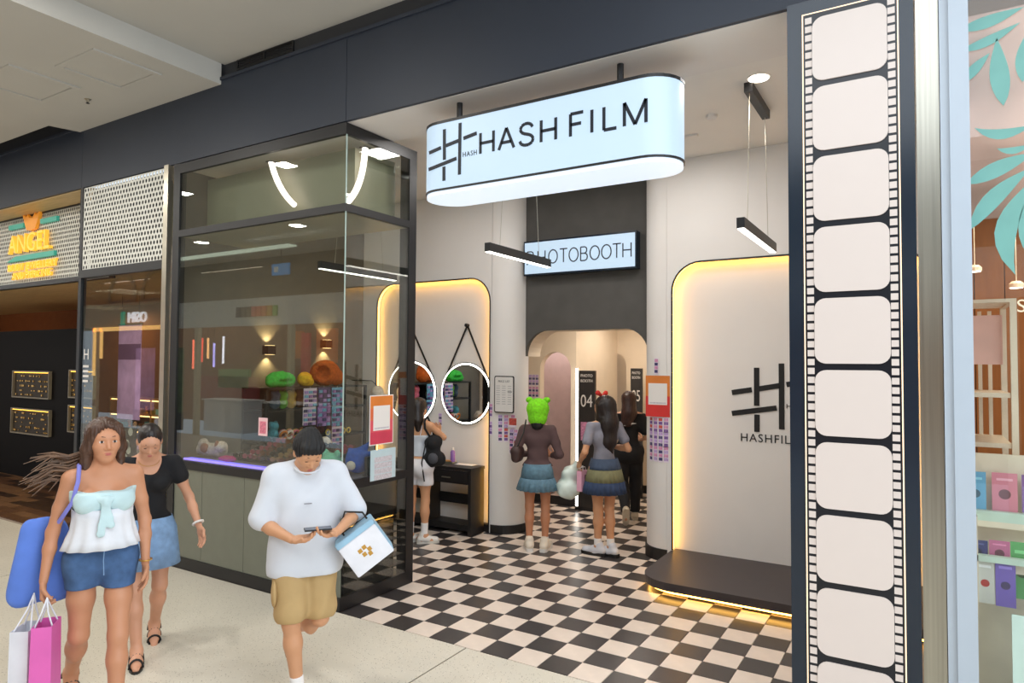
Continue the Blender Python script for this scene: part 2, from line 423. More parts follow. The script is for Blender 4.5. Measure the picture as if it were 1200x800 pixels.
# charcoal panel with the arch under it
YA = WF + .29
ah, az = 2.385, 2.08
pts = [(XL, az)] + [(XL+.28 - .28*math.cos(t), az + (ah-az)*math.sin(t)) for t in np.linspace(.15, PI/2, 8)] + [(XR-.28 + .28*math.sin(t), az + (ah-az)*math.cos(t)) for t in np.linspace(0, PI/2-.15, 8)] + [(XR, az)]
mb = MB()
for i in range(len(pts)-1):
    a, b = pts[i], pts[i+1]
    if abs(b[0]-a[0]) > 1e-4: mb.prism([a, b, (b[0], ZC), (a[0], ZC)], YA, YA+.06, 'y')
mb.build('charcoal_panel', DARKP, wb)
mb = MB()
for i in range(len(pts)-1):
    a, b = pts[i], pts[i+1]
    if abs(b[0]-a[0]) > 1e-4: mb.prism([a, b, (b[0], 2.78), (a[0], 2.78)], YA+.06, YA+.36, 'y')
mb.build('arch_lining', WARMW, wb)
# lobby behind the arch: left wall with an arched doorway, deeper wall with another arch, booths
Y1, Y2 = 4.62, 6.1
def arch_wall(x0, x1, z1, ax0, ax1, az1, y0, y1, m):
    rr = (ax1-ax0)/2*.98
    niche_wall(x0, x1, 0, z1, ax0, ax1, az1, rr, y0, y1).build('arch_wall', m, wb)
a0, a1 = wy(633, 420, Y1), wy(669, 420, Y1)
arch_wall(-1.9, -.18, 2.78, a0[0], a1[0], 2.16, Y1, Y1+.12, WARMW)
MB().box(-.30, -.18, Y1+.12, Y2, 0, 2.78).build('booth_wall', WARMW, wb)
b0, b1 = wy(709, 420, Y2), wy(734, 420, Y2)
arch_wall(-.6, 2.0, 2.78, b0[0], b1[0], 2.16, Y2, Y2+.12, WARMW)
MB().box(-1.9, 2.0, Y2+.7, Y2+.8, 0, 2.78).build('booth_back', WARMW, wb)
MB().box(-1.9, -.3, Y1+.9, Y1+.95, 0, 2.78).build('booth_back', mat('lavender_wall', (196, 176, 178), .7), wb)
MB().box(-1.95, -1.85, WF+.4, Y1+1, 0, 2.78).build('lobby_side', WARMW, wb)
MB().box(XR+.03, XR+.1, WF+.37, Y2+.8, 0, 2.78).build('lobby_side', WARMW, wb)
struct(MB().box(-1.84, -.18, Y1-.012, Y1, 0, .12).build('baseboard_lobby', BLACKP))
struct(MB().box(-.17, 1.48, Y2-.012, Y2, 0, .12).build('baseboard_lobby', BLACKP))
struct(MB().box(XR+.018, XR+.03, WF+.37, Y2-.02, 0, .12).build('baseboard_lobby', BLACKP))
wl = struct(empty('wall_left'))
MB().box(-2.56, -2.46, .03, WF+.08, 0, ZC).build('wall_panel', TAUPE, wl)
wr = struct(empty('wall_right'))
MB().box(4.08, 4.14, .125, WF-.002, 0, ZC).build('wall_panel', WHITE, wr)

# ================================================================ SHOP WINDOWS
# ---- window_1: the glazed display box left of the entrance
w1 = struct(empty('window_1'))
GX0, GY1 = -2.36, .80
T = .035                          # frame depth
MB().box(GX0-.03, GX0+.075, 0, .07, 0, 3.96).build('post', BLACK, w1)
MB().box(-.115, -.005, GY1, GY1+.10, 0, 3.955).build('post', BLACK, w1)
def rails(z0, z1, nm):
    MB().box(GX0+.075, -.005, .0, T, z0, z1).build(nm, BLACK, w1)
    MB().box(-.04, -.005, T, GY1, z0, z1).build(nm, BLACK, w1)
rails(0, .11, 'bottom_rail'); rails(.955, 1.03, 'sill_rail'); rails(3.225, 3.29, 'transom'); rails(3.86, 3.955, 'top_rail')
G = .010
def panes(z0, z1, mt, nm):
    MB().box(GX0+.075, -.005-G, .012, .012+G, z0, z1).build(nm, mt, w1)
    MB().box(-.005-G-.006, -.011, .012+G, GY1, z0, z1).build(nm, mt, w1)
panes(1.03, 3.225, GLASS, 'glass_pane')
panes(3.29, 3.86, GLASS, 'glass_pane')
MB().box(-.014, -.006, .010, .018, 1.03, 3.225).build('glass_edge', GLASSE, w1)
MB().box(-.014, -.006, .010, .018, 3.29, 3.86).build('glass_edge', GLASSE, w1)
for (x0, x1) in ((GX0+.075, -1.845), (-1.84, -1.225), (-1.22, -.61), (-.605, -.015)):
    MB().box(x0, x1, .012, .022, .11, .955).build('spandrel_panel', SPAN, w1)
MB().box(-.020, -.010, .03, GY1, .11, .955).build('glass_pane', GLASS, w1)
# grey-green board closing off the top compartment
MB().box(GX0+.08, -.20, .30, .32, 3.29, 3.86).build('back_panel', SPANU, w1)
MB().box(-.22, -.20, .32, GY1+.02, 3.29, 3.86).build('back_panel', SPANU, w1)
MB().box(GX0+.08, -.02, .05, GY1, 3.225, 3.235).build('compartment_floor', SPANU, w1)
for (pl, lab) in (((318, 178, 345, 240), 'glowing white arc imitating a light reflected in the upper front glass of the shop window'), ((428, 166, 408, 236), 'glowing white arc imitating a light reflected in the upper side glass of the shop window')):
    tb = thing('arc_reflection', lab, 'light')  # glowing tube added to imitate a curved hall light reflected in the pane
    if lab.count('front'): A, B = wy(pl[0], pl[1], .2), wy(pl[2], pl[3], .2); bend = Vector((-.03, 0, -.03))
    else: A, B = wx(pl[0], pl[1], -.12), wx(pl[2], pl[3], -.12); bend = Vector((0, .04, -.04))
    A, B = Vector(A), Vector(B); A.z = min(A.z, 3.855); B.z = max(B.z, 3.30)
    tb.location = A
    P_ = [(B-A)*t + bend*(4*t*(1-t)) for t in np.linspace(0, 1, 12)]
    MB().tube(P_, .026, 8).build('tube', emis('arc_glow', (255, 236, 232), 4.0), tb, smooth=True)
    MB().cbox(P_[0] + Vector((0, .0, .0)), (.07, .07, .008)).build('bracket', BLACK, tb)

# ---- window_2: jeweller's tall glass with a perforated panel above, steel strip beside it
w2 = struct(empty('window_2'))
MB().box(-2.53, -2.455, -.02, .06, 0, 3.97).build('steel_strip', STEELC, w2)
MB().box(-4.20, -4.14, .0, .06, 0, 3.965).build('post', BLACK, w2)
MB().box(-2.56, -2.535, .0, .06, 0, 3.96).build('post', BLACK, w2)
MB().box(-4.14, -2.56, .0, .06, 2.93, 3.02).build('transom', BLACK, w2)
MB().box(-4.14, -2.56, .0, .06, 0, .08).build('bottom_rail', BLACK, w2)
MB().box(-4.14, -2.56, .02, .03, .08, 2.93).build('glass_pane', GLASS, w2)
PERF = mat('perforated_white_metal', (226, 226, 218), .6)
def perforated(x0, x1, z0, z1, nx, nz, y, nm, parent):
    cw, ch = (x1-x0)/nx, (z1-z0)/nz; mb = MB()
    for j in range(nz):
        za, zb = z0+j*ch, z0+(j+1)*ch; off = .5 if j % 2 else 0
        if off:
            for (a, b) in ((x0, x0+cw/2), (x1-cw/2, x1)): mb.add([(a, y, za), (b, y, za), (b, y, zb), (a, y, zb)], [(0, 1, 2, 3)])
        for i in range(nx - (1 if off else 0)):
            xa = x0 + (i+off)*cw; cx, cz = xa+cw/2, (za+zb)/2; rx, rz = cw*.33, ch*.40
            o = [(xa, y, za), (cx, y, za), (xa+cw, y, za), (xa+cw, y, cz), (xa+cw, y, zb), (cx, y, zb), (xa, y, zb), (xa, y, cz)]
            an = [225, 270, 315, 0, 45, 90, 135, 180]
            h = [(cx+rx*math.cos(math.radians(t)), y, cz+rz*math.sin(math.radians(t))) for t in an]
            mb.add(o+h, [(k, (k+1) % 8, 8+(k+1) % 8, 8+k) for k in range(8)])
    o = mb.build(nm, PERF, parent); mo = o.modifiers.new('thickness', 'SOLIDIFY'); mo.thickness = .004; mo.offset = 0
    return o
perforated(-4.14, -2.56, 3.02, 3.955, 28, 17, .012, 'perforated_panel', w2)
MB().box(-4.14, -2.56, .10, .115, 3.02, 3.96).build('backing', BLACKP, w2)
w2dec = thing('window_decal', 'white H monogram and small text decal on the jeweller glass', 'decal', (-4.02, .018, 1.9))
pa, pb = wy(95, 412, .018), wy(103, 423, .018)
text('lettering', 'H', .17, WHITE, facing_front(0, 0, .16), w2dec, .001)
for k in range(4): MB().box(-.06, .06-.01*(k % 2), -.0008, .0, .02-.055*k, .045-.055*k).build('text_line', WHITE, w2dec)

# ---- neighbour: jeweller interior and the piercing shop entrance
nb = struct(empty('wall_neighbour'))
ORANGE = mat('terracotta_wall', (150, 92, 52), .7); DKWOOD = mat('dark_stained_wood', (13, 10, 9), .6, spec=.1)
MB().box(-14.5, -2.57, 3.2, 3.3, 0, 3.2).build('back_wall', ORANGE, nb)
MB().box(-14.5, -14.4, .06, 3.2, 0, 3.2).build('side_wall', ORANGE, nb)
MB().box(-11.6, -7.3, 1.6, 1.7, 0, 2.51).build('dark_partition', DKWOOD, nb)
fr = []
for (x0, y0, x1, y1, lab) in ((16, 434, 58, 468, 'upper framed jewellery display on the dark partition'), (14, 477, 58, 512, 'lower framed jewellery display on the dark partition'),
                       (82, 433, 98, 467, 'upper jewellery display partly behind the glass post'), (81, 474, 98, 508, 'lower jewellery display partly behind the glass post')):
    A, B = wy(x0, y0, 1.57), wy(x1, y1, 1.57)
    if x1 > 90: B[0] = A[0] + .75
    f = thing('jewellery_display', lab, 'display case', ((A[0]+B[0])/2, 1.599, (A[2]+B[2])/2), group='jewellery displays')
    W, H = (B[0]-A[0])/2, (A[2]-B[2])/2
    mb = MB()
    for q in ((-W, W, H-.02, H), (-W, W, -H, -H+.02), (-W, -W+.02, -H+.02, H-.02), (W-.02, W, -H+.02, H-.02)): mb.box(q[0], q[1], -.05, 0, q[2], q[3])
    mb.build('frame', mat('grey_frame', (130, 120, 100), .4), f)
    MB().box(-W+.02, W-.02, -.012, -.002, -H+.02, H-.02).build('backing', mat('display_backing', (44, 34, 20), .6), f)
    MB().box(-W+.05, W-.05, -.04, -.02, H-.035, H-.022).build('light_strip', emis('gold_light', (255, 190, 70), 2.2), f)
    mb = MB()
    for k in range(46):
        u, v = random.uniform(-W+.07, W-.07), random.choice([.62, .25, -.1, -.45, -.75])*H
        mb.cbox((u, -.02, v), (random.uniform(.02, .05), .012, random.uniform(.012, .035)))
    o = mb.build('earrings', mat('gold_pieces', (200, 150, 60), .25, .8), f); o['kind'] = 'stuff'
# jeweller's counters seen through the tall glass
GOLD = mat('gold_trim', (196, 150, 70), .3, .6); CRM_ = mat('cream_velvet', (220, 206, 180), .8); TEALJ = mat('teal_box', (110, 170, 160), .5)
for n, (x, y, lab) in enumerate(((-4.35, .75, 'glass jewellery counter with gold edge just inside the tall window'), (-4.9, 1.6, 'second glass jewellery counter further inside the jeweller'))):
    c = thing('jewellery_counter', lab, 'counter', (x, y, 0), group='jewellery counters')
    MB().box(-.65, .65, -.25, .25, 0, .62).build('cabinet', mat('counter_body', (120, 104, 82), .4), c)
    MB().box(-.66, .66, -.26, .26, .62, .65).build('deck', GOLD, c)
    MB().box(-.64, .64, -.245, -.24, .65, .96).build('glass_front', GLASSR, c); MB().box(-.66, .66, -.26, .26, .96, .975).build('glass_top', GLASSR, c)
    MB().box(-.64, .64, .20, .23, .93, .955).build('light_strip', emis('counter_light', (255, 214, 140), 3), c)
    mb = MB()
    for k in range(60): mb.cbox((random.uniform(-.6, .6), random.uniform(-.2, .2), .66+random.uniform(.0, .02)), (random.uniform(.02, .06), .03, random.uniform(.01, .05)))
    o = mb.build('jewellery', mat('jewellery_mix', (210, 190, 150), .3, .6, var=.4, scale=40), c); o['kind'] = 'stuff'
cb = thing('wall_cabinet', 'lit jewellery wall cabinet with gold shelves seen through the tall glass', 'cabinet', (-6.35, 2.3, 0))
MB().box(-1.3, 1.1, .12, .15, 0, 1.40).build('back_panel', mat('cabinet_back', (96, 74, 52), .6), cb); MB().box(-1.3, 1.1, -.12, .12, 0, .62).build('base', mat('cabinet_base', (150, 140, 124), .4), cb)
for (x0, x1) in ((-1.3, -1.26), (-.1, -.06), (1.06, 1.1)): MB().box(x0, x1, -.12, .12, .62, 1.40).build('upright', GOLD, cb)
for z in (.62, .88, 1.13, 1.38):
    MB().box(-1.26, 1.06, -.12, .12, z, z+.02).build('shelf', GOLD, cb)
    if z < 1.3:
        MB().box(-1.24, 1.04, -.115, -.10, z+.225, z+.243).build('light_strip', emis('shelf_light', (255, 206, 130), 4), cb)
        for q in range(14):
            x = -1.18+.165*q; o = [MB().ball((x, -.02, z+.075), (.045, .03, .055), 8, 6), MB().box(x-.05, x+.05, -.05, .03, z+.02, z+.10), MB().lathe([(.04, z+.02), (.02, z+.06), (.035, z+.14)], 8, (x, -.02, 0))][q % 3]
            o.build('jewellery_stand', [CRM_, GOLD, TEALJ][random.randrange(3)], cb)
PHC = mat('pink_artwork', (190, 150, 190), .5, var=.35, scale=4, emit=.35)  # emission put in to brighten the print
pp = thing('poster_reflection', 'tall pale violet panel inside the jeweller imitating the reflection of a backlit poster', 'poster', tuple(wy(151, 436, 2.05)))  # glowing panel added in place of a reflected backlit poster
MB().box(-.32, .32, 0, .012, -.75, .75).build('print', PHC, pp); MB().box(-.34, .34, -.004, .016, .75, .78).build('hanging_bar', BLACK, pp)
MB().box(-.32, .32, -.001, .0, .2, .45).build('printed_band', mat('violet_band', (130, 90, 150), .5), pp)
for (dx, ) in ((-.25,), (.25,)): MB().tube([(dx, .006, .78), (dx, .006, 3.05-pp.location.z)], .003, 5).build('cord', BLACK, pp)

q = wy(146, 521, .16); t = thing('petal_board', 'small black board with white petal shapes behind the jeweller glass', 'board', (q[0], .16, q[2]))
MB().box(-.22, .22, 0, .01, -.20, .20).build('panel', BLACKP, t); MB().box(-.22, .22, -.0, .01, -q[2], -.20).build('stem', BLACKP, t)
for k in range(9):
    a, r_ = k*2.4, .05+.045*(k % 4); MB().lathe([(.045, -.003), (.045, -.0005)], 10, (r_*math.cos(a), 0, r_*math.sin(a)), 'y').build('petal', WHITE, t)
# ANGEL sign on its perforated panel
an = thing('shop_sign', 'lit yellow ANGEL sign with wings on a white perforated panel at far left', 'sign', (-5.0, .36, 3.5))
A, B = wy(0, 262, .34), wy(94, 322, .34)
MB().box(-4.2, .78, .03, .05, -.46, .43).build('backing', BLACKP, an)
pf = perforated(-4.2, .78, -.46, .43, 98, 16, .0, 'perforated_panel', an)
MB().box(-4.2, .80, -.02, .05, -.52, -.46).build('bottom_rail', BLACK, an); MB().box(-4.2, .80, -.02, .05, .43, .475).build('top_rail', BLACK, an)
YEL = mat('yellow_lit_letter', (255, 196, 70), .4, emit=.6, ecol=(255, 196, 66)); TEAL = mat('teal_bar', (60, 160, 140), .4, emit=.25, ecol=(60, 180, 160)); ORL = mat('orange_emblem', (240, 160, 50), .4, emit=.25, ecol=(240, 150, 40))
def ang(x, y): q = wy(x, y, .33); return q[0]+5.0, q[2]-3.5
c0, c1 = ang(14, 282), ang(62, 278)
cx, cz = (c0[0]+c1[0])/2, (ang(38, 285)[1])
text('lettering', 'ANGEL', .36, YEL, facing_front(cx, -.05, cz), an, .05, width=c1[0]-c0[0])
c0, c1 = ang(11, 315), ang(68, 306); text('lettering', 'BODY JEWELLERY', .14, YEL, facing_front((c0[0]+c1[0])/2, -.04, ang(40, 311)[1]), an, .03, width=c1[0]-c0[0])
c0, c1 = ang(16, 325), ang(62, 318); text('lettering', 'AND PIERCING', .14, YEL, facing_front((c0[0]+c1[0])/2, -.04, ang(40, 321.5)[1]), an, .03, width=c1[0]-c0[0])
for (x0, x1, y) in ((11, 28, 265.5), (48, 67, 257.5)):
    c0, c1 = ang(x0, y), ang(x1, y); z = ang((x0+x1)/2, y)[1]; MB().box(c0[0], c1[0], -.04, -.005, z-.03, z+.03).build('teal_bar', TEAL, an)
c0, c1 = ang(9, 300), ang(64, 300); z = ang(38, 300.5)[1]; MB().prism([(c0[0], z-.03), (c1[0], z-.03), (c1[0], z+.035), (c0[0]+.25, z+.035)], -.04, -.005, 'y').build('teal_bar', TEAL, an)
ex, ez = ang(38, 260)
for sgn in (-1, 1):
    MB().prism([(ex, ez-.12), (ex+sgn*.12, ez-.10), (ex+sgn*.25, ez+.13), (ex+sgn*.13, ez+.07), (ex+sgn*.10, ez+.11), (ex+sgn*.04, ez+.05), (ex, ez+.06)][::sgn], -.05, -.01, 'y').build('wing', ORL, an)

# ---- right: steel-clad jamb, white column, gift shop window
struct(MB().box(3.978, 4.074, -.05, .12, 0, 3.96).build('trim_1', STEEL, None))
t2 = struct(empty('trim_2'))
MB().box(4.077, 4.185, -.075, .12, 0, 4.0).build('column_face', WHITEC, t2); MB().box(4.115, 4.195, -.09, -.0752, 0, 4.0).build('column_rib', WHITEC, t2)
w3 = struct(empty('window_3'))
MB().box(4.186, 8.0, .01, .02, .06, 3.80).build('glass_pane', GLASSR, w3)
MB().box(4.186, 8.0, -.0, .05, 0, .06).build('bottom_rail', WHITEC, w3)
MB().box(4.33, 8.0, .0085, .0098, 0.06, .84).build('frosted_band', mat('mint_vinyl', (190, 214, 204), .5), w3)
gs = struct(empty('wall_gift_shop'))
SLATW = mat('honey_wood_wall', (158, 94, 36), .5, var=.15, scale=3, stretch=(6, 6, .6))
for k in range(18): MB().box(4.18+k*.24, 4.18+k*.24+.232, 4.0, 4.05, 0, 3.75).build('panel', SLATW, gs)
MB().box(4.3, 10, 4.06, 4.1, 0, 3.75).build('backing', BLACKP, gs)
MB().box(4.145, 4.175, .125, 4.0, 0, 3.75).build('side_wall', SLATW, gs)
MB().box(4.19, 8, .12, .13, 2.72, 3.75).build('pink_bulkhead', mat('pink_panel', (226, 178, 160), .6), gs)
LEAF = mat('aqua_leaf_vinyl', (112, 168, 160), .5)
def leaf(pts, lab):
    P_ = [wy(x, y, .009) for (x, y) in pts]; c = sum(P_)/len(P_)
    t = MB().prism([(q[0]-c[0], q[2]-c[2]) for q in P_], -.0005, .0004, 'y').build('leaf_decal', LEAF, None, loc=(c[0], .009, c[2])); tag(t, lab, 'decal', 'leaf decals')
def curve(a, b, bulge1, bulge2, n=9):
    """closed leaf outline from a to b with two different bulges (pixels)"""
    a, b = np.array(a, float), np.array(b, float); d = b-a; nrm = np.array([-d[1], d[0]]); nrm /= np.linalg.norm(nrm); L = np.linalg.norm(d)
    up = [a + d*t + nrm*bulge1*math.sin(PI*t**.8) for t in np.linspace(0, 1, n)]; dn = [a + d*t + nrm*bulge2*math.sin(PI*t**.8) for t in np.linspace(1, 0, n)]
    return [tuple(q) for q in up + dn[1:-1]]
leaf(curve((1122, 36), (1200, 8), -5, 9), 'aqua leaf decal, topmost on the gift shop glass')
leaf(curve((1124, 60), (1196, 26), -2, 9), 'aqua leaf decal, second from the top on the gift shop glass')
leaf(curve((1176, 124), (1168, 44), -13, 11), 'aqua hanging leaf decal pointing down below the top branch')
leaf(curve((1126, 98), (1160, 62), -6, 6), 'small aqua leaf decal beside the white column under the top branch')
leaf(curve((1198, 96), (1202, 40), -10, 10), 'aqua hanging leaf decal cut by the right picture edge')
leaf(curve((1142, 150), (1212, 146), 3, 15), 'aqua narrow leaf decal pointing left in mid glass')
leaf(curve((1168, 174), (1212, 168), 1, 9), 'small aqua leaf decal under the narrow pointed one')
leaf(curve((1132, 216), (1214, 178), -10, 8), 'broad aqua leaf decal sweeping down left in mid glass')
leaf(curve((1136, 270), (1208, 196), -16, 4), 'aqua leaf decal curving down to the white column')
leaf(curve((1190, 322), (1212, 208), -34, -8), 'large curved aqua leaf decal with tip pointing down')
leaf(curve((1206, 300), (1214, 214), -16, 6), 'aqua leaf decal right of the large curved one')
# gift shop fittings
sh = thing('display_shelf', 'white gift shop shelf unit with pink end panel behind the glass', 'shelf', (4.35, .75, 0))
CRM = mat('cream_enamel', (236, 222, 200), .45)
A, B = wy(1139, 352, .6), wy(1190, 352, .6)
x0, x1, zt = A[0]-4.35-.02, B[0]-4.35, A[2]
MB().box(x1-.03, x1, -.2, -.17, 0, zt).build('post', CRM, sh); MB().box(x0-.5, x0-.47, -.2, -.17, 0, zt).build('post', CRM, sh)
MB().box(x0-.0, x1-.03, -.2, -.17, zt-.02, zt).build('top_bar', CRM, sh)
for k in range(3): MB().box(x0, x1-.03, -.1+.16*k, -.08+.16*k, zt-.02, zt).build('top_bar', CRM, sh)
MB().box(x1-.03, x1, .35, .38, 0, zt).build('post', CRM, sh); MB().box(x1-.03, x1-.005, -.17, .35, zt-.02, zt).build('side_bar', CRM, sh)
zz = wy(1160, 397, .6)[2]
MB().box(x0, x1-.06, -.15, -.14, zz-.14, zz+.13).build('end_panel', mat('blush_panel', (232, 186, 174), .5), sh)
for yy, dz in ((462, 0), (520, 0), (575, 0)):
    z = wy(1160, yy, .6)[2]; MB().box(x0, x1-.03, -.19, .35, z-.015, z+.01).build('shelf_board', CRM, sh)
for k in range(3): MB().box(x0+.02+.05*k, x0+.04+.05*k, .33, .35, zz-.6, zt-.03).build('back_bar', CRM, sh)
st = thing('card_stand', 'pale mint tiered card stand against the gift shop glass', 'stand', (4.4, .3, 0))
z1, z2 = wy(1160, 607, .2)[2], wy(1170, 655, .25)[2]
MB().box(-.20, 1.2, -.02, .02, z1-.03, z1+.02).build('upper_rail', mat('mint_rail', (206, 226, 210), .5), st)
MB().box(-.20, 1.2, -.10, -.06, z2-.01, z2+.02).build('lower_tray', mat('mint_tray', (206, 226, 210), .5), st)
MB().box(-.20, 1.2, .08, .10, 0, z1+.3).build('back_board', CRM, st); MB().box(-.2, -.185, -.1, .08, 0, z1).build('side_board', CRM, st)
MB().box(-.18, 1.2, -.06, .08, z2-.06, z2-.01).build('lower_shelf', CRM, st); MB().box(-.18, 1.2, -.02, .08, z1-.06, z1-.03).build('upper_shelf', CRM, st)
cardsP = [((1141, 552, 1156, 600), (110, 180, 220), 'pale blue greeting card on the upper rail beside the white column', .33),
          ((1162, 553, 1193, 601), (224, 140, 158), 'pink greeting card with a round motif on the upper rail', .33),
          ((1197, 556, 1226, 603), (150, 110, 170), 'violet greeting card on the upper rail cut by the picture edge', .33),
          ((1143, 632, 1158, 660), (52, 60, 120), 'navy greeting card half hidden in the lower tray', .27),
          ((1159, 632, 1184, 662), (200, 110, 150), 'rose greeting card standing at the back of the lower tray', .27),
          ((1184, 634, 1212, 704), (90, 170, 100), 'green greeting card at the back of the lower tray', .27),
          ((1143, 653, 1166, 708), (216, 214, 206), 'white greeting card with a red bow in the lower tray', .22),
          ((1166, 654, 1191, 713), (120, 96, 190), 'purple greeting card with a dark figure in the lower tray', .22)]
for (q, colr, lab, yy) in cardsP:
    A, B = wy(q[0], q[1], yy), wy(q[2], q[3], yy); W, H = (B[0]-A[0]), (A[2]-B[2])
    if q[2]-q[0] < 18: A[0] -= .04; W += .04
    c = thing('greeting_card', lab, 'card', ((A[0]+B[0])/2, yy, B[2]), group='greeting cards in the gift shop')
    MB().box(-W/2, W/2, -.001, .001, 0, H).build('card', mat('card_colour', colr, .5), c)
    MB().box(-W*.32, W*.32, -.0018, -.001, H*.80, H*.86).build('title_band', mat('card_title', tuple(min(255, v+50) for v in colr), .5), c)
    dk = tuple(int(v*.55) for v in colr) if sum(colr) < 600 else (190, 50, 50)
    MB().lathe([(W*.24, -.0018), (W*.24, -.001)], 16, (0, 0, H*.45), 'y').build('motif', mat('card_motif', dk, .5), c)
text_s = thing('window_lettering', 'pale letter S decal at the right edge of the gift shop glass', 'decal', tuple(wy(1197, 359, .008)))
text('lettering', 'S', .085, mat('cream_vinyl', (236, 220, 190), .5), facing_front(0, 0, 0), text_s, .0006)
for (x, y) in ((1142, 318), (1191, 337)):
    q = fl(x, y, 3.74) if y < 300 else wy(x, y, 2.6)
    L = thing('gift_shop_lamp', 'small glowing lamp in the gift shop, ' + {318: 'highest left', 302: 'above the shelf corner', 306: 'above the leaf tip', 337: 'largest, beside the leaf tip', 347: 'lowest left', 284: 'at the right edge'}[y], 'lamp', (q[0], q[1], q[2]), group='gift shop lamps')
    MB().lathe([(.05, 0), (.05, .03), (.03, .05)], 12).build('shade', CRM, L); MB().lathe([(.042, -.003), (.042, -.0005)], 12).build('lens', BULB, L)
    MB().tube([(0, 0, .05), (0, 0, 3.75-q[2])], .004, 5).build('cord', CRM, L)

# ================================================================ SIGNS AND FILM STRIP
sx0, sx1, sz0, sz1 = wy(491, 200, 0)[0], 2.735, 3.245, 3.765
hs = thing('hanging_sign', 'large lit pale blue HASH FILM sign box hanging over the entrance', 'sign', ((sx0+sx1)/2, .16, (sz0+sz1)/2))
W, D, H = (sx1-sx0)/2, .20, (sz1-sz0)/2
stad = lambda d: arc(W-D, 0, D+d, -90, 90, 14) + arc(-W+D, 0, D+d, 90, 270, 14)
MB().prism(stad(0), -H+.02, H-.02).build('light_box', SIGNW, hs, smooth=True)
MB().prism(stad(.004), H-.02, H).build('trim_ring', BLACK, hs); MB().prism(stad(.004), -H+.006, -H+.02).build('trim_ring', BLACK, hs)
MB().prism(stad(-.006), -H-.022, -H+.006).build('diffuser', SIGNB, hs, smooth=True)
for px in (539, 727):
    q = wy(px, 100, .16); MB().tube([(q[0]-hs.location.x, 0, H), (q[0]-hs.location.x, 0, 3.958-hs.location.z)], .022, 10).build('hanging_rod', BLACK, hs)
INK = mat('black_ink', (16, 26, 40), .5); INK2 = mat('black_lettering', (14, 14, 16), .5)
def sgn(x, y): q = wy(x, y, -.042); return q[0]-hs.location.x, q[2]-hs.location.z
def stroke(mb, p, q, w_, y0, y1):
    p, q = np.array(p), np.array(q); d = q-p; d /= np.linalg.norm(d); n_ = np.array([-d[1], d[0]])*w_/2
    mb.prism([tuple(p-n_), tuple(q-n_), tuple(q+n_), tuple(p+n_)], y0, y1, 'y')
def zs(x, y): return sgn(480+x/3.75, 80+y/3.75)
lb = MB()
for (a, b, c_, d_, w_) in ((153, 268, 153, 402, .026), (151, 432, 151, 494, .026), (222, 240, 219, 467, .026), (86, 372, 138, 349, .026), (160, 340, 215, 318, .026), (237, 308, 295, 285, .026), (84, 445, 206, 396, .026)):
    stroke(lb, zs(a, b), zs(c_, d_), w_, -D-.004, -D-.001)
lb.build('logo', INK, hs)
p0, p1 = zs(234, 384), zs(295, 366); text('lettering', 'HASH', .05, INK, facing_front((p0[0]+p1[0])/2, -D-.002, (p0[1]+p1[1])/2), hs, .002, 1.2, width=p1[0]-p0[0])
def stroke_text(parent, M_ink, y0, y1, w_, letters):
    mb = MB()
    for (pts, closed) in letters:
        for i in range(len(pts)-1): stroke(mb, pts[i], pts[i+1], w_, y0, y1)
    return mb.build('lettering', M_ink, parent)
LET = {'H': [[(0,0),(0,1)],[(.75,0),(.75,1)],[(0,.5),(.75,.5)]], 'A': [[(0,0),(.42,1),(.84,0)],[(.14,.32),(.70,.32)]],
       'S': [[(.68,.80),(.60,.93),(.45,1),(.27,1),(.10,.92),(.03,.77),(.09,.62),(.25,.54),(.48,.47),(.64,.39),(.72,.25),(.66,.09),(.48,0),(.26,0),(.08,.07),(0,.22)]],
       'F': [[(0,0),(0,1),(.62,1)],[(0,.52),(.52,.52)]], 'I': [[(0,0),(0,1)]], 'L': [[(0,1),(0,0),(.58,0)]], 'M': [[(0,0),(0,1),(.48,0),(.96,1),(.96,0)]],
       'P': [[(0,0),(0,1),(.42,1),(.6,.93),(.66,.75),(.6,.56),(.42,.48),(0,.48)]], 'T': [[(0,1),(.76,1)],[(.38,1),(.38,0)]],
       'O': [[(.45+.45*math.cos(t), .5+.5*math.sin(t)) for t in np.linspace(0, 2*PI, 21)]],
       'B': [[(0,0),(0,1),(.4,1),(.56,.92),(.6,.77),(.55,.6),(.4,.53),(0,.53)],[(.4,.53),(.6,.45),(.66,.27),(.6,.08),(.42,0),(0,0)]]}
def put(parent, items, h, w_, y, ink, fx=1.):
    for (ch, x, z) in items:
        mb = MB()
        for pl in LET[ch]:
            for i in range(len(pl)-1):
                a, b = pl[i], pl[i+1]; stroke(mb, (x+a[0]*h*fx, z+a[1]*h), (x+b[0]*h*fx, z+b[1]*h), w_, y-.003, y)
        mb.build('letter', ink, parent)
its = []
for ch, x, y in (('H', 311, 383), ('A', 392, 367), ('S', 484, 345), ('H', 578, 331), ('F', 707, 307), ('I', 801, 293), ('L', 854, 280), ('M', 944, 266)):
    q = zs(x, y); its.append((ch, q[0], -.075))
z_low = zs(470, 345)[1]; z_hi = zs(470, 252)[1]
its = [(c_, x, z_low+.0) for (c_, x, _) in its]
put(hs, its, z_hi-z_low, .021, -D-.001, INK, 1.0)

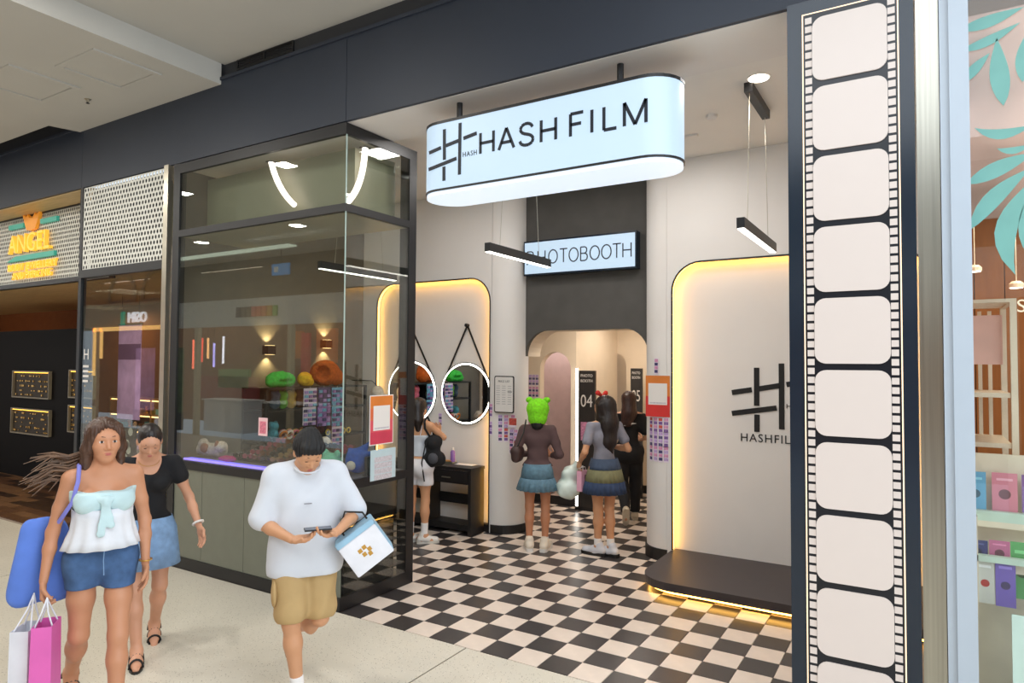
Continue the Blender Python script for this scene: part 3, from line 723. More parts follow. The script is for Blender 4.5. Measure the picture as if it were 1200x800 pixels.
ps = thing('photobooth_sign', 'small lit PHOTOBOOTH sign box on the charcoal panel over the arch', 'sign', (.66, YA, 3.235))
yF = YA-.12
A, B = wy(615, 285, yF), wy(744, 314, yF); W0, W1 = A[0]-.66, B[0]-.66; Z1, Z0 = wy(680, 278.5, yF)[2]-3.235, wy(680, 316.5, yF)[2]-3.235
MB().box(W0-.015, W1+.015, -.115, -.001, Z0-.02, Z1+.02).build('casing', NAVYP, ps); MB().box(W0, W1, -.12, -.115, Z0, Z1).build('light_panel', SIGNW, ps)
h = (Z1-Z0)*.42; xs_ = [618, 630.5, 643, 656, 667, 680.5, 691.5, 705, 718, 730]
put(ps, [(c_, wy(x, 300, yF)[0]-.66, (Z0+Z1)/2-h*.5) for c_, x in zip('PHOTOBOOTH', xs_)], h, .013, -.1205, INK, .82)

fs = thing('film_strip_pillar', 'dark navy pillar clad with a tall lit film strip beside the entrance', 'pillar', (3.674, 0, 0))
ox = 3.674
MB().box(-.295, .297, -.05, .14, 0, 3.955).build('pillar_casing', NAVYP, fs)
XA, XB, ZT = wy(941, 30, -.06)[0]-ox, wy(1051, 10, -.06)[0]-ox, 3.875
MB().box(XA, XB, -.056, -.05, .06, ZT).build('film_backing', mat('film_black', (15, 20, 30), .3), fs)
for (a, b) in ((XA-.006, XA), (XB, XB+.006)): MB().box(a, b, -.057, -.05, .06, ZT+.006).build('edge_line', FILME, fs)
MB().box(XA, XB, -.057, -.05, ZT, ZT+.006).build('edge_line', FILME, fs)
pane = MB().prism(rrect(-.175, .175, -.171, .171, .055, 6), -.010, 0, 'y').build('film_pane', FILMW, fs); 
pd = pane.data; first = True
zc0 = wy(1001, 387, -.06)[2]; cxp = (XA+XB)/2
for k in range(-5, 5):
    z = zc0 + .3755*k
    o = pane if first else link('film_pane', pd, fs)
    first = False; o.location = (cxp, -.0555, z)
perf = MB().box(-.0165, .0165, -.0025, 0, -.0165, .0165).build('perforation', FILMW, fs); qd = perf.data; bpy.data.objects.remove(perf)
n = 0; z = ZT-.035
while z > .1:
    for x in (XA+.026, XB-.026): link('perforation', qd, fs, (x, -.0562, z))
    z -= .3755/8

# ================================================================ LAMPS, CEILING PIECES
def pendant(x, yc, z, L, lab, canopy=None):
    p_ = thing('linear_pendant', lab, 'pendant lamp', (x, yc, z))
    MB().box(-.028, .028, -L/2, L/2, -.03, .045).build('bar', BLACK, p_); MB().box(-.022, .022, -L/2+.005, L/2-.005, -.036, -.03).build('diffuser', LEDW, p_)
    for d in (-.32, .32): MB().tube([(0, d*L, .045), (0, d*L*.75, ZC-z-.05)], .0025, 5).build('wire', STEELC, p_)
    MB().box(-.03, .03, -.33, .33, ZC-z-.07, ZC-z-.001).build('canopy', BLACK, p_)
pendant(2.91, 1.5, 2.98, 1.18, 'black linear pendant lamp right of the HASH FILM sign')
pendant(.82, 1.40, 2.98, 1.10, 'black linear pendant lamp in front of the PHOTOBOOTH sign')
pendant(-1.25, 1.45, 2.98, 1.15, 'black linear pendant lamp behind the glass of the display box')
q = fl(889, 91, ZC)
dl = thing('downlight', 'round recessed downlight in the shop ceiling near the film pillar', 'downlight', (q[0], q[1], ZC))
MB().lathe([(.085, -.004), (.085, -.0005)], 24).build('rim', CEILW, dl); MB().lathe([(.07, -.008), (.07, -.004)], 24).build('lens', BULB, dl)
q = fl(834, 135, ZC); sd = thing('smoke_detector', 'small white smoke detector on the shop ceiling', 'detector', (q[0], q[1], ZC))
MB().lathe([(.025, -.04), (.045, -.025), (.05, -.0005)], 16).build('body', WHITE, sd)
q = fl(810, 158, ZC); sd = thing('ceiling_sensor', 'tiny white sensor on the shop ceiling near the back wall', 'detector', (q[0], q[1], ZC))
MB().box(-.06, .06, -.02, .02, -.02, -.0005).build('body', WHITE, sd)
for (x, y, lab) in ((316, 410, 'black up-and-down wall sconce nearer the window on the left wall'), (383, 403, 'black up-and-down wall sconce further back on the left wall')):
    q = wx(x, y, -2.40); s_ = thing('wall_sconce', lab, 'wall lamp', (-2.459, q[1], q[2]))
    MB().box(.001, .10, -.055, .055, -.05, .05).build('body', BLACK, s_)
    for d in (-1, 1): MB().box(.03, .09, -.045, .045, d*.0515-.0015, d*.0515+.0015).build('lens', LEDWARM, s_)
    for d in (-1, 1): spot('sconce_beam', (-2.405, q[1], q[2]+d*.058), 14, (1, .74, .38), (-.22, 0, d), 95, .5, .02)

# ================================================================ MIRRORS, VANITY, PLATFORM, LOGO
for (x, y, lab, pxp) in ((482, 459, 'round LED-edged mirror on black straps, left one behind the window post', (481, 383)), (545.5, 461, 'round LED-edged mirror on black straps, right one by the column', (547, 381))):
    q = wy(x, y, PB-.03); R_ = .365 if x > 500 else .385
    mr = thing('round_mirror', lab, 'mirror', (q[0], PB-.001, q[2]))
    MB().lathe([(R_-.012, -.032), (R_-.012, -.004)], 48, axis='y').build('mirror_glass', MIRROR, mr)
    MB().lathe([(R_-.011, -.003), (R_, -.003), (R_, -.035), (R_-.011, -.035)][:4], 48, axis='y')
    MB().torus((0, -.024, 0), R_-.004, .011, 56, 8, 'y').build('led_ring', LEDW, mr, smooth=True)
    MB().torus((0, -.015, 0), R_+.010, .010, 56, 6, 'y').build('frame_ring', BLACK, mr, smooth=True)
    pg = wy(*pxp, PB-.03); dz = pg[2]-q[2]; dx = pg[0]-q[0]
    for sgn_ in (-1, 1):
        e = (sgn_*R_*.88, -.016, R_*.50); mb = MB(); stroke(mb, (dx, dz), (e[0], e[2]), .022, -.018, -.012); mb.build('strap', BLACKP, mr)
    MB().lathe([(.022, -.05), (.022, -.001)], 12, (dx, 0, dz), 'y').build('peg', BLACK, mr)
v0 = fl(556, 629); v1 = fl(572, 621)
VX1 = -.47; VX0 = -1.80; VY0, VY1 = v0[1]-.03, WF-.01
vt = thing('vanity_table', 'black vanity table with drawer under the round mirrors', 'table', ((VX0+VX1)/2, (VY0+VY1)/2, 0))
W, D = (VX1-VX0)/2, (VY1-VY0)/2; HT = .78
MB().box(-W-.01, W+.01, -D-.01, D, HT-.035, HT).build('table_top', BLACKP, vt)
for x in (-W, W-.04, -.02): MB().box(x, x+.04, -D, D, 0, HT-.035).build('side_panel', BLACKP, vt)
for (x0, x1) in ((-W+.045, -.025), (.025, W-.045)):
    dr = MB().box(x0, x1, -D-.012, -D+.02, HT-.19, HT-.042).build('drawer', BLACKP, vt); MB().box((x0+x1)/2-.06, (x0+x1)/2+.06, -D-.03, -D-.012, HT-.13, HT-.118).build('handle', STEELC, dr)
    MB().box(x0, x1, D-.02, D-.0, .30, .42).build('back_rail', BLACKP, vt); MB().box(x0, x1, -D+.05, D-.01, .04, .11).build('foot_rail', BLACKP, vt)
vx, vy = vt.location.x, vt.location.y
def onv(px, py): q = fl(px, py, HT); return (min(q[0], VX1-.06), min(max(q[1], VY0+.05), VY1-.05), HT)
t = thing('tissue_box', 'pink and white tissue box on the vanity', 'tissue box', onv(533, 535)); MB().box(-.11, .11, -.06, .06, 0, .10).build('box', mat('pink_white_print', (232, 190, 206), .6, var=.12, scale=14), t)
MB().prism([(-.05, .1), (.05, .1), (.07, .22), (.03, .17), (-.01, .24), (-.03, .16)], -.012, .012, 'y').build('tissue', WHITE, t)
t = thing('spray_bottle', 'slim violet bottle on the vanity beside the tissue box', 'bottle', onv(553, 538)); MB().lathe([(.028, 0), (.03, .01), (.03, .14), (.012, .16)], 14).build('bottle', mat('violet_plastic', (140, 100, 170), .4), t, smooth=True); MB().lathe([(.015, .16), (.015, .19)], 10).build('cap', WHITE, t)
t = thing('paper_sheet', 'white paper sheet lying on the right end of the vanity', 'paper', onv(556, 542)); MB().box(-.13, .13, -.06, .06, .0003, .003).build('sheet', WHITE, t)
t = thing('cream_jar', 'small pale cosmetic jar on the vanity', 'jar', onv(545, 536)); MB().lathe([(.035, 0), (.035, .06)], 14).build('jar', mat('peach_jar', (226, 190, 160), .4), t); MB().lathe([(.037, .06), (.037, .08)], 14).build('lid', WHITE, t)
t = thing('small_plant', 'small green plant in a white pot on the vanity', 'plant', (-1.30, WF-.09, HT)); MB().lathe([(.035, 0), (.045, .07)], 14).build('pot', WHITE, t)
lm = mat('leaf_green', (70, 150, 60), .5)
for k in range(8):
    a = k*PI/4; MB().prism([(-.012, 0), (.012, 0), (.018, .05), (0, .10), (-.018, .05)], -.002, .002, 'y').xf(Matrix.Translation((0, 0, .07)) @ Matrix.Rotation(a, 4, 'Z') @ Matrix.Rotation(.7, 4, 'X')).build('leaf', lm, t)
t = thing('makeup_tray', 'clear tray with brushes on the vanity', 'tray', onv(528, 541)); MB().box(-.12, .12, -.05, .05, 0, .02).build('tray', STEELC, t)
for k in range(4): MB().tube([(-.09, -.03+.02*k, .027), (.09, -.03+.02*k, .027)], .006, 6).build('brush', [GOLD, BLACK, CRM, GOLD][k], t)

# platform
PZ = .125
pc = fl(931, 710, PZ); yF = fl(850, 689, PZ)[1]
yF = min(yF, pc[1])
PX0 = 1.80
pf_ = thing('photo_platform', 'low dark platform with warm light glowing under its edge', 'platform', (2.9, 2.2, 0))
poly = [(PX0-2.9+.02, WF-.02-2.2), (PX0-2.9+.02, yF+.35-2.2)][:0] + arc(PX0-2.9+.32, yF-2.2+.32, .32, 180, 270, 10) + [(4.04-2.9, yF-2.2), (4.04-2.9, PB-.003-2.2), (PX0+.02-2.9, PB-.003-2.2), (PX0+.02-2.9, WF-.006-2.2), (PX0-2.9, WF-.006-2.2)]
MB().prism(poly, .055, PZ).build('deck', PLATB, pf_)
polyi = arc(PX0-2.9+.40, yF-2.2+.42, .32, 180, 270, 8) + [(4.03-2.9, yF-2.2+.10), (4.03-2.9, WF-.02-2.2), (PX0-2.9+.08, WF-.02-2.2)]
MB().prism(polyi, 0, .055).build('plinth', BLACKP, pf_)
pe = arc(PX0-2.9+.36, yF-2.2+.37, .335, 180, 270, 8); mb = MB(); pts3 = [(q[0], q[1], .040) for q in [(PX0-2.9+.025, WF-.05-2.2)] + pe + [(4.03-2.9, yF-2.2+.035)]]
mb.tube(pts3, .011, 6).build('led_strip', LEDY, pf_)
# wall logo on the niche panel
lg = thing('wall_logo', 'black hash logo with HASHFILM lettering on the lit niche panel', 'logo', (2.75, PB-.0005, 1.75))
def lgp(x, y): q = wy(840+x/6.67, 410+y/6.67, PB-.004); return q[0]-2.75, q[2]-1.75
mb = MB()
for (a, b, c_, d_) in ((311, 138, 312, 436), (314, 505, 314, 640), (505, 105, 508, 620), (118, 332, 274, 310), (330, 303, 490, 278), (545, 270, 690, 250), (118, 495, 468, 453)):
    stroke(mb, lgp(a, b), lgp(c_, d_), .05, -.006, -.0008)
mb.build('logo', INK2, lg)
p0, p1 = lgp(545, 440), lgp(700, 425); text('lettering', 'HASH', .06, INK2, facing_front((p0[0]+p1[0])/2, -.003, p0[1]), lg, .004, width=p1[0]-p0[0])
p0, p1 = lgp(188, 685), lgp(650, 720); text('lettering', 'HASHFILM', .11, INK2, facing_front((p0[0]+p1[0])/2, -.003, lgp(380, 695)[1]), lg, .004, 1.15, width=p1[0]-p0[0])
cs = thing('folding_chair', 'black chair on the platform almost hidden behind the film pillar', 'chair', (3.48, 2.15, PZ))
MB().box(-.2, .2, -.2, .2, .42, .46).build('seat', BLACKP, cs)
for (x, y) in ((-.18, -.18), (.18, -.18), (-.18, .18), (.18, .18)): MB().tube([(x, y, 0), (x*.95, y*.95, .42)], .016, 8).build('leg', BLACKP, cs)
for x in (-.2, .2): MB().tube([(x*.95, -.18, .46), (x, -.18, .66), (x, .18, .66), (x*.95, .18, .46)], .016, 8).build('armrest', BLACKP, cs)
MB().box(-.2, .2, .17, .19, .55, .85).build('backrest', BLACKP, cs)

# ================================================================ POSTERS, PHOTO STRIPS, BOOTH PANELS
PRC = [mat('photo_lilac', (186, 158, 206), .45, var=.35, scale=60), mat('photo_violet', (120, 84, 150), .45, var=.4, scale=60), mat('photo_pink', (206, 140, 176), .45, var=.35, scale=60), mat('photo_navy', (72, 66, 112), .45, var=.4, scale=60), mat('photo_red', (190, 80, 70), .45, var=.35, scale=60)]
STRIPC = mat('strip_paper', (226, 214, 228), .5)
def strip_mesh(k, two=False):
    mb = MB(); mb.box(-.026, .026, -.0012, 0, -.082, .082)
    for r_ in range(4):
        mb.cur = 1 + ((r_ + k) % 2)
        for (x0, x1) in (((-.022, -.001), (.001, .022)) if two else ((-.021, .021),)): mb.box(x0, x1, -.0016, -.0011, .043-.037*r_, .074-.037*r_)
        mb.cur = 0
    o = mb.build('photo_strip', [STRIPC, PRC[k % 5], PRC[(k+1) % 4]]); d = o.data; bpy.data.objects.remove(o); return d
SM = [strip_mesh(k, k % 2 == 1) for k in range(6)]
cnt = [0]
ORD = ['first', 'second', 'third', 'fourth', 'fifth', 'sixth', 'seventh', 'eighth', 'ninth', 'tenth', 'eleventh', 'twelfth', 'thirteenth', 'fourteenth']
def strips(x0, y0, x1, y1, Y, label, group, skip=0.):
    A, B = wy(x0, y0, Y), wy(x1, y1, Y); W, H = B[0]-A[0], A[2]-B[2]
    nx, nz = max(1, round(W/.056)), max(1, round(H/.168))
    for i in range(nx):
        for j in range(nz):
            if random.random() < skip: continue
            x = A[0] + (i+.5)*W/nx; z = B[2] + (j+.5)*H/nz
            yy, rz = Y, 0.
            for (cx_, sg) in ((XL-RC, 1), (XR+RC, -1)):          # lie on the rounded column faces
                d = (x-cx_)*sg
                if 0 < d < RC*.97 and Y < WF+.01: yy = WF+RC - math.sqrt(RC*RC-d*d) - .002; rz = sg*math.asin(d/RC)
            o = link('photo_strip', SM[cnt[0] % 6], None, (x, yy-.0015, z)); cnt[0] += 1
            o.rotation_euler = (0, random.uniform(-.02, .02), rz)
            tag(o, label.replace('photo strip', ORD[j] + '-row photo strip' + (', ' + ORD[i] + ' from left,' if nx > 1 else ''), 1) if nx*nz > 1 else label, 'photo strip', group)
# strips given by photo boxes: the pixel box fixes the strip rows on the real wall plane
strips(572, 470, 578, 512, WF, 'photo strip on the left column edge beside the mirror', 'strips beside the right mirror')
strips(583, 486, 598, 518, WF, 'photo strip under the framed price list', 'strips under the price list')
strips(597, 504, 612, 531, WF+.02, 'photo strip below the red-topped card', 'strips below the red card')
strips(758, 489, 784, 541, WF, 'photo strip under the orange poster', 'strips under the orange poster')
strips(764, 420, 773, 438, WF, 'photo strip above the orange poster on the right column', 'strips above the orange poster')
strips(514, 483, 518, 500, PB, 'single photo strip hanging below and between the round mirrors', 'strips between mirrors')
# strips on the lobby's arched wall, seen left of the green hat
strips(604, 438, 631, 522, Y1, 'photo strip on the lobby wall', 'strips on the lobby wall')
strips(695, 443, 706, 468, Y2, 'photo strip beside the 04 panel', 'strips on the deep lobby wall')
def on_col(px, py, Y=WF):
    q = wy(px, py, Y); x = q[0]; rz = 0.; yy = Y
    for (cx_, sg) in ((XL-RC, 1), (XR+RC, -1)):
        d = (x-cx_)*sg
        if 0 < d < RC: yy = WF+RC-math.sqrt(RC*RC-d*d); rz = sg*math.asin(d/RC)
    return (x, yy-.004, q[2]), rz
loc_, rz = on_col(594, 462); loc_ = (loc_[0]-.02, WF-.006, loc_[2])
pl = thing('price_list', 'white framed price list sheet on the left rounded column', 'poster', loc_, .0)
MB().prism(rrect(-.145, .125, -.215, .215, .02, 3), -.010, .0, 'y').build('frame', BLACK, pl); MB().prism(rrect(-.133, .113, -.203, .203, .015, 3), -.012, -.0101, 'y').build('sheet', WHITE, pl)
text('lettering', 'PRICE LIST', .035, INK2, facing_front(-.01, -.0125, .15), pl, .001)
for r_ in range(9):
    for c_ in range(3): MB().box(-.115+.078*c_, -.115+.078*c_+.05, -.0128, -.012, .095-.026*r_, .099-.026*r_).build('text_line', mat('grey_ink', (120, 118, 124), .6) if (r_ + c_) == 0 else bpy.data.materials['grey_ink'], pl)
MB().box(.04, .10, -.0128, -.012, .028, .036).build('text_bar', INK2, pl)
loc_, rz = on_col(601, 495); t = thing('red_card', 'small red-topped card under the price list', 'card', (loc_[0], loc_[1]+.003, loc_[2]), rz); MB().box(-.05, .05, -.003, 0, -.03, .05).build('card', PRC[4], t); MB().box(-.05, .05, -.003, 0, -.055, -.031).build('lower_half', STRIPC, t)
ORG = mat('orange_print', (212, 122, 48), .5); RED = mat('red_print', (206, 48, 44), .5); PINKP = mat('pink_print', (214, 84, 96), .5); GREY = mat('pale_grey_print', (196, 190, 196), .5, var=.2, scale=70)
def poster(nm, lab, loc, rz, W, H, cols, inner=(.8, -.34, .38)):
    t = thing(nm, lab, 'poster', loc, rz)
    MB().box(-W, W, -.004, 0, -H, H).build('sheet', WHITE, t)
    n_ = len(cols); e = .008 if n_ > 2 else .0
    for k, c_ in enumerate(cols):
        z1 = H-e - (2*H-2*e)*k/n_; z0 = H-e - (2*H-2*e)*(k+1)/n_; MB().box(-W+e, W-e, -.0046, -.004, z0, z1).build('colour_band', c_, t)
    MB().box(-W*inner[0], W*inner[0], -.0054, -.0047, H*inner[1]*1.0, H*inner[2]*1.25).build('white_square', WHITE, t)
    MB().box(-W*inner[0]*.86, W*inner[0]*.86, -.0058, -.0055, H*inner[1]+H*.06, H*inner[1]+H*.12).build('text_line', GREY, t)
    return t
loc_, rz = on_col(770.5, 464)
poster('orange_poster', 'orange and red poster with a white square on the right rounded column', (loc_[0]+.005, WF-.004, loc_[2]), 0., .128, .21, [ORG, RED], (.78, -.42, .5))
A, B = wx(433, 464, -.004), wx(460, 518, -.004)
t = poster('glass_poster', 'orange to pink poster with a white square on the side glass', (-.003, (A[1]+B[1])/2, (A[2]+B[2])/2), PI/2, abs(B[1]-A[1])/2, abs(A[2]-B[2])/2*1.02, [ORG, mat('coral_print', (216, 104, 60), .5), PINKP, mat('magenta_print', (200, 60, 84), .5)], (.70, -.42, .46))
A, B = wx(434, 528, -.004), wx(463, 558, -.004)
t = thing('notice_card', 'pale blue notice card at the foot of the side glass', 'card', (-.004, (A[1]+B[1])/2, (A[2]+B[2])/2), PI/2); W, H = abs(B[1]-A[1])/2, .13
MB().box(-W, W, -.003, 0, -H, H).build('sheet', mat('pale_blue_card', (186, 206, 212), .4), t)
for k in range(4): MB().box(-W*.7, W*.7, -.0036, -.003, H*.5-.05*k, H*.5-.044-.05*k+.0).build('text_line', GREY, t)
A, B = wy(303, 489, .008), wy(313, 511, .008)
t = thing('pink_card', 'small pink card stuck on the front glass of the display box', 'card', ((A[0]+B[0])/2, .0115, (A[2]+B[2])/2)); W, H = (B[0]-A[0])/2, (A[2]-B[2])/2
MB().box(-W, W, -.003, 0, -H, H).build('sheet', mat('pale_pink_card', (236, 196, 200), .5), t); MB().box(-W*.7, W*.7, -.0035, -.003, -H*.75, H*.6).build('printed_block', mat('rose_print', (214, 120, 140), .5, var=.3, scale=60), t)
# booth panels 04 and 05
def booth(px0, px1, Y, ztop, num, lab, led, green=False):
    A, B = wy(px0, 440, Y), wy(px1, 440, Y); W = (B[0]-A[0])/2
    t = thing('booth_panel', lab, 'sign panel', ((A[0]+B[0])/2, Y, 0)); MB().box(-W, W, 0, .05, .05, ztop).build('panel', mat('booth_black', (40, 38, 38), .4), t)
    MB().box(-W, W, .0, .05, 0, .05).build('foot', BLACKP, t)
    text('lettering', 'PHOTO', .055, WHITE, facing_front(0, -.002, ztop-.07), t, .002, width=2*W*.72); text('lettering', 'BOOTH', .055, WHITE, facing_front(0, -.002, ztop-.14), t, .002, width=2*W*.72)
    text('lettering', num, .24, WHITE, facing_front(0, -.002, ztop-.42), t, .002, width=2*W*.72)
    if led: MB().box(-W-.042, -W-.018, .0, .03, .05, ztop+.03).build('led_strip', LEDW, t); MB().box(-W-.05, -W-.015, .0, .05, 0, .05).build('led_foot', BLACKP, t)
    MB().box(-W*.7, W*.7, -.004, -.001, ztop-.95, ztop-.70).build('printed_picture', PRC[2], t)
    return t
booth(678, 697, 4.45, 1.90, '04', 'black booth panel numbered 04 with a white light strip on its left', True)
booth(739, 752, 5.7, 1.93, '05', 'black booth panel numbered 05 at the far end of the lobby', False)

# ================================================================ SDF MODELLING (plush hats, people)
def frame(d, ref=(0, 0, 1)):
    d = np.array(d, float); d /= np.linalg.norm(d); r = np.array(ref, float); s = np.cross(d, r); s /= np.linalg.norm(s); return s, np.cross(s, d)
def rc(a, b, ra, rb=None, k=.02, flat=None, fdir=(0, 1, 0), tag_=''):
    return dict(t='rc', a=np.array(a, float), b=np.array(b, float), ra=ra, rb=ra if rb is None else rb, k=k, flat=flat, fd=np.array(fdir, float), tag=tag_)
def el(c, s, k=.02, R=None, tag_='', sub=False):
    return dict(t='el', c=np.array(c, float), s=np.array(s, float), k=k, R=np.eye(3) if R is None else np.array(R, float), tag=tag_, sub=sub)
def field(prims, lo, hi, h, off=0., clips=(), noise=None):
    lo = np.array(lo, float); n = np.maximum(3, np.ceil((np.array(hi)-lo)/h).astype(int)+1)
    F = np.full(n, .5, np.float32)
    ax = [lo[i] + h*np.arange(n[i]) for i in range(3)]
    for p in prims:
        mg = p['k'] + 2.5*h + max(off, 0)
        if p['t'] == 'rc':
            fx = 1.0
            l = np.minimum(p['a']-p['ra']*fx, p['b']-p['rb']*fx)-mg; u = np.maximum(p['a']+p['ra']*fx, p['b']+p['rb']*fx)+mg
        else:
            R_ = np.abs(p['R']).T @ p['s']; l = p['c']-R_-mg; u = p['c']+R_+mg
        i0 = np.clip(np.floor((l-lo)/h).astype(int), 0, n); i1 = np.clip(np.ceil((u-lo)/h).astype(int)+1, 0, n)
        if (i1 <= i0).any(): continue
        sl = tuple(slice(a, b) for a, b in zip(i0, i1))
        X = ax[0][sl[0]][:, None, None]; Y = ax[1][sl[1]][None, :, None]; Z = ax[2][sl[2]][None, None, :]
        if p['t'] == 'rc':
            ab = p['b']-p['a']; L2 = max(ab @ ab, 1e-9)
            t = np.clip(((X-p['a'][0])*ab[0]+(Y-p['a'][1])*ab[1]+(Z-p['a'][2])*ab[2])/L2, 0, 1)
            dx, dy, dz = X-p['a'][0]-t*ab[0], Y-p['a'][1]-t*ab[1], Z-p['a'][2]-t*ab[2]
            q2 = dx*dx+dy*dy+dz*dz
            if p['flat']:
                dd = dx*p['fd'][0]+dy*p['fd'][1]+dz*p['fd'][2]; q2 = q2 + dd*dd*(1/p['flat']**2-1)
            d = np.sqrt(q2) - (p['ra']+(p['rb']-p['ra'])*t)
        else:
            dx, dy, dz = X-p['c'][0], Y-p['c'][1], Z-p['c'][2]; R_ = p['R']
            e = [(R_[i][0]*dx+R_[i][1]*dy+R_[i][2]*dz)/p['s'][i] for i in range(3)]
            q = np.sqrt(e[0]**2+e[1]**2+e[2]**2); d = (q-1)*min(p['s'])
        d = d - off
        A = F[sl]
        if p.get('sub'):
            hh = np.maximum(p['k']-np.abs(A+d), 0)/max(p['k'], 1e-6); F[sl] = np.maximum(A, -d)+hh*hh*p['k']/4
        else:
            hh = np.maximum(p['k']-np.abs(A-d), 0)/max(p['k'], 1e-6); F[sl] = np.minimum(A, d)-hh*hh*p['k']/4
    X = ax[0][:, None, None]; Y = ax[1][None, :, None]; Z = ax[2][None, None, :]
    if noise is not None: F = F + noise(X, Y, Z)
    for (pt, nr) in clips:       # keep the side where (p-pt).n < 0
        F = np.maximum(F, (X-pt[0])*nr[0]+(Y-pt[1])*nr[1]+(Z-pt[2])*nr[2])
    return F, lo
def surfnet(F, lo, h):
    I = F < 0; nx, ny, nz = F.shape
    c = np.zeros((nx-1, ny-1, nz-1), np.int8)
    for a in (0, 1):
        for b in (0, 1):
            for d in (0, 1): c += I[a:nx-1+a, b:ny-1+b, d:nz-1+d]
    act = (c > 0) & (c < 8); idx = -np.ones(c.shape, np.int64); cells = np.argwhere(act); N = len(cells)
    if N == 0: return np.zeros((0, 3)), []
    idx[act] = np.arange(N); acc = np.zeros((N, 3)); cnt_ = np.zeros(N)
    corners = [(a, b, d) for a in (0, 1) for b in (0, 1) for d in (0, 1)]
    for p in corners:
        for axi in range(3):
            if p[axi]: continue
            q = list(p); q[axi] = 1
            f0 = F[cells[:, 0]+p[0], cells[:, 1]+p[1], cells[:, 2]+p[2]]; f1 = F[cells[:, 0]+q[0], cells[:, 1]+q[1], cells[:, 2]+q[2]]
            mk = (f0 < 0) != (f1 < 0); t = f0/np.where(mk, f0-f1, 1); P_ = np.tile(np.array(p, float), (N, 1)); P_[:, axi] += t
            acc[mk] += P_[mk]; cnt_[mk] += 1
    V = lo + h*(cells + acc/cnt_[:, None]); faces = []
    for axi in range(3):
        o1, o2 = (axi+1) % 3, (axi+2) % 3
        sl0 = [slice(None)]*3; sl1 = [slice(None)]*3; sl0[axi] = slice(0, -1); sl1[axi] = slice(1, None)
        ch = I[tuple(sl0)] != I[tuple(sl1)]; E_ = np.argwhere(ch)
        E_ = E_[(E_[:, o1] > 0) & (E_[:, o2] > 0) & (E_[:, o1] < F.shape[o1]-1) & (E_[:, o2] < F.shape[o2]-1)]
        if not len(E_): continue
        def cell(d1, d2):
            q = E_.copy(); q[:, o1] -= d1; q[:, o2] -= d2; return idx[q[:, 0], q[:, 1], q[:, 2]]
        quad = np.stack([cell(1, 1), cell(0, 1), cell(0, 0), cell(1, 0)], 1)
        ins = I[E_[:, 0], E_[:, 1], E_[:, 2]]; quad[~ins] = quad[~ins][:, ::-1]; faces.append(quad)
    Q = np.concatenate(faces); return V, Q[(Q >= 0).all(1)]
def mesh_from(name, parts, material, parent, loc=None):
    Vs, Qs, o = [], [], 0
    for V, Q in parts:
        if len(V) == 0: continue
        Vs.append(V); Qs.append(Q+o); o += len(V)
    V = np.concatenate(Vs); Q = np.concatenate(Qs)
    used = np.zeros(len(V), bool); used[Q.ravel()] = True; mp = np.cumsum(used)-1; V = V[used]; Q = mp[Q]
    me = bpy.data.meshes.new(name); me.vertices.add(len(V)); me.vertices.foreach_set('co', V.astype(np.float32).ravel())
    me.loops.add(len(Q)*4); me.loops.foreach_set('vertex_index', Q.astype(np.int32).ravel())
    me.polygons.add(len(Q)); me.polygons.foreach_set('loop_start', np.arange(len(Q), dtype=np.int32)*4)
    try: me.polygons.foreach_set('loop_total', np.full(len(Q), 4, np.int32))
    except Exception: pass
    me.polygons.foreach_set('use_smooth', [True]*len(Q)); me.materials.append(material); me.update(calc_edges=True); me.validate()
    return link(name, me, parent, loc)
def pbounds(prims, pad):
    lo = np.full(3, 9.); hi = np.full(3, -9.)
    for p in prims:
        if p.get('sub'): continue
        if p['t'] == 'rc': l, u = np.minimum(p['a']-p['ra'], p['b']-p['rb']), np.maximum(p['a']+p['ra'], p['b']+p['rb'])
        else: R_ = np.abs(p['R']).T @ p['s']; l, u = p['c']-R_, p['c']+R_
        lo = np.minimum(lo, l); hi = np.maximum(hi, u)
    return lo-pad, hi+pad
def blob(name, prims, h, material, parent, off=0., clips=(), noise=None, loc=None):
    lo, hi = pbounds(prims, off+.02+2*h); F, lo = field(prims, lo, hi, h, off, clips, noise); return mesh_from(name, [surfnet(F, lo, h)], material, parent, loc)
def fuzz(amp, f):
    return lambda X, Y, Z: amp*(np.sin(X*f+1.3*np.sin(Y*f*.7))*np.sin(Y*f*1.1+Z*f*.6)*np.sin(Z*f*.9+X*f*.4))
def folds(amp, f, g=.4):
    return lambda X, Y, Z: amp*np.sin(f*(Z+g*X) + 2.2*np.sin(9*X+5*Y) + 1.5*np.sin(13*Y-4*Z))*np.cos(7*X-6*Y+3*Z)

# ================================================================ DISPLAY RACK AND WINDOW GOODS
rk = thing('display_rack', 'black metal rack with plush hats against the left wall behind the window', 'rack', (-2.45, 1.5, 0))
ry0, ry1, rx = wx(312, 455, -2.05)[1]-1.5, 2.42-1.5, .40
ZS = [.28, .74, 1.12, 1.46, 1.71]
for y in (ry0, ry1-.03):
    for x in (.0, rx-.03): MB().box(x, x+.03, y, y+.03, 0, 1.71).build('upright', BLACK, rk)
for z in ZS: MB().box(0, rx, ry0, ry1, z-.02, z).build('shelf', BLACK, rk)
MB().box(-.004, .0, ry0, ry1, 0, 1.71).build('back_panel', BLACKP, rk)
def plush(nm, lab, cat, loc, prims, rgb, h=.012, fz=(.008, 120), grp=None, extra=()):
    t = thing(nm, lab, cat, loc, group=grp)
    blob('plush_body', prims, h, mat('plush', rgb, .95, var=.25, scale=30, bump=.5), t, noise=fuzz(*fz))
    for (pn, pr, c) in extra: blob(pn, pr, h, mat('plush_detail', c, .9, var=.1), t)
    return t
def at_rack(px, py, z, x=-2.18): q = wx(px, py, x); return (x, q[1], z+.001)
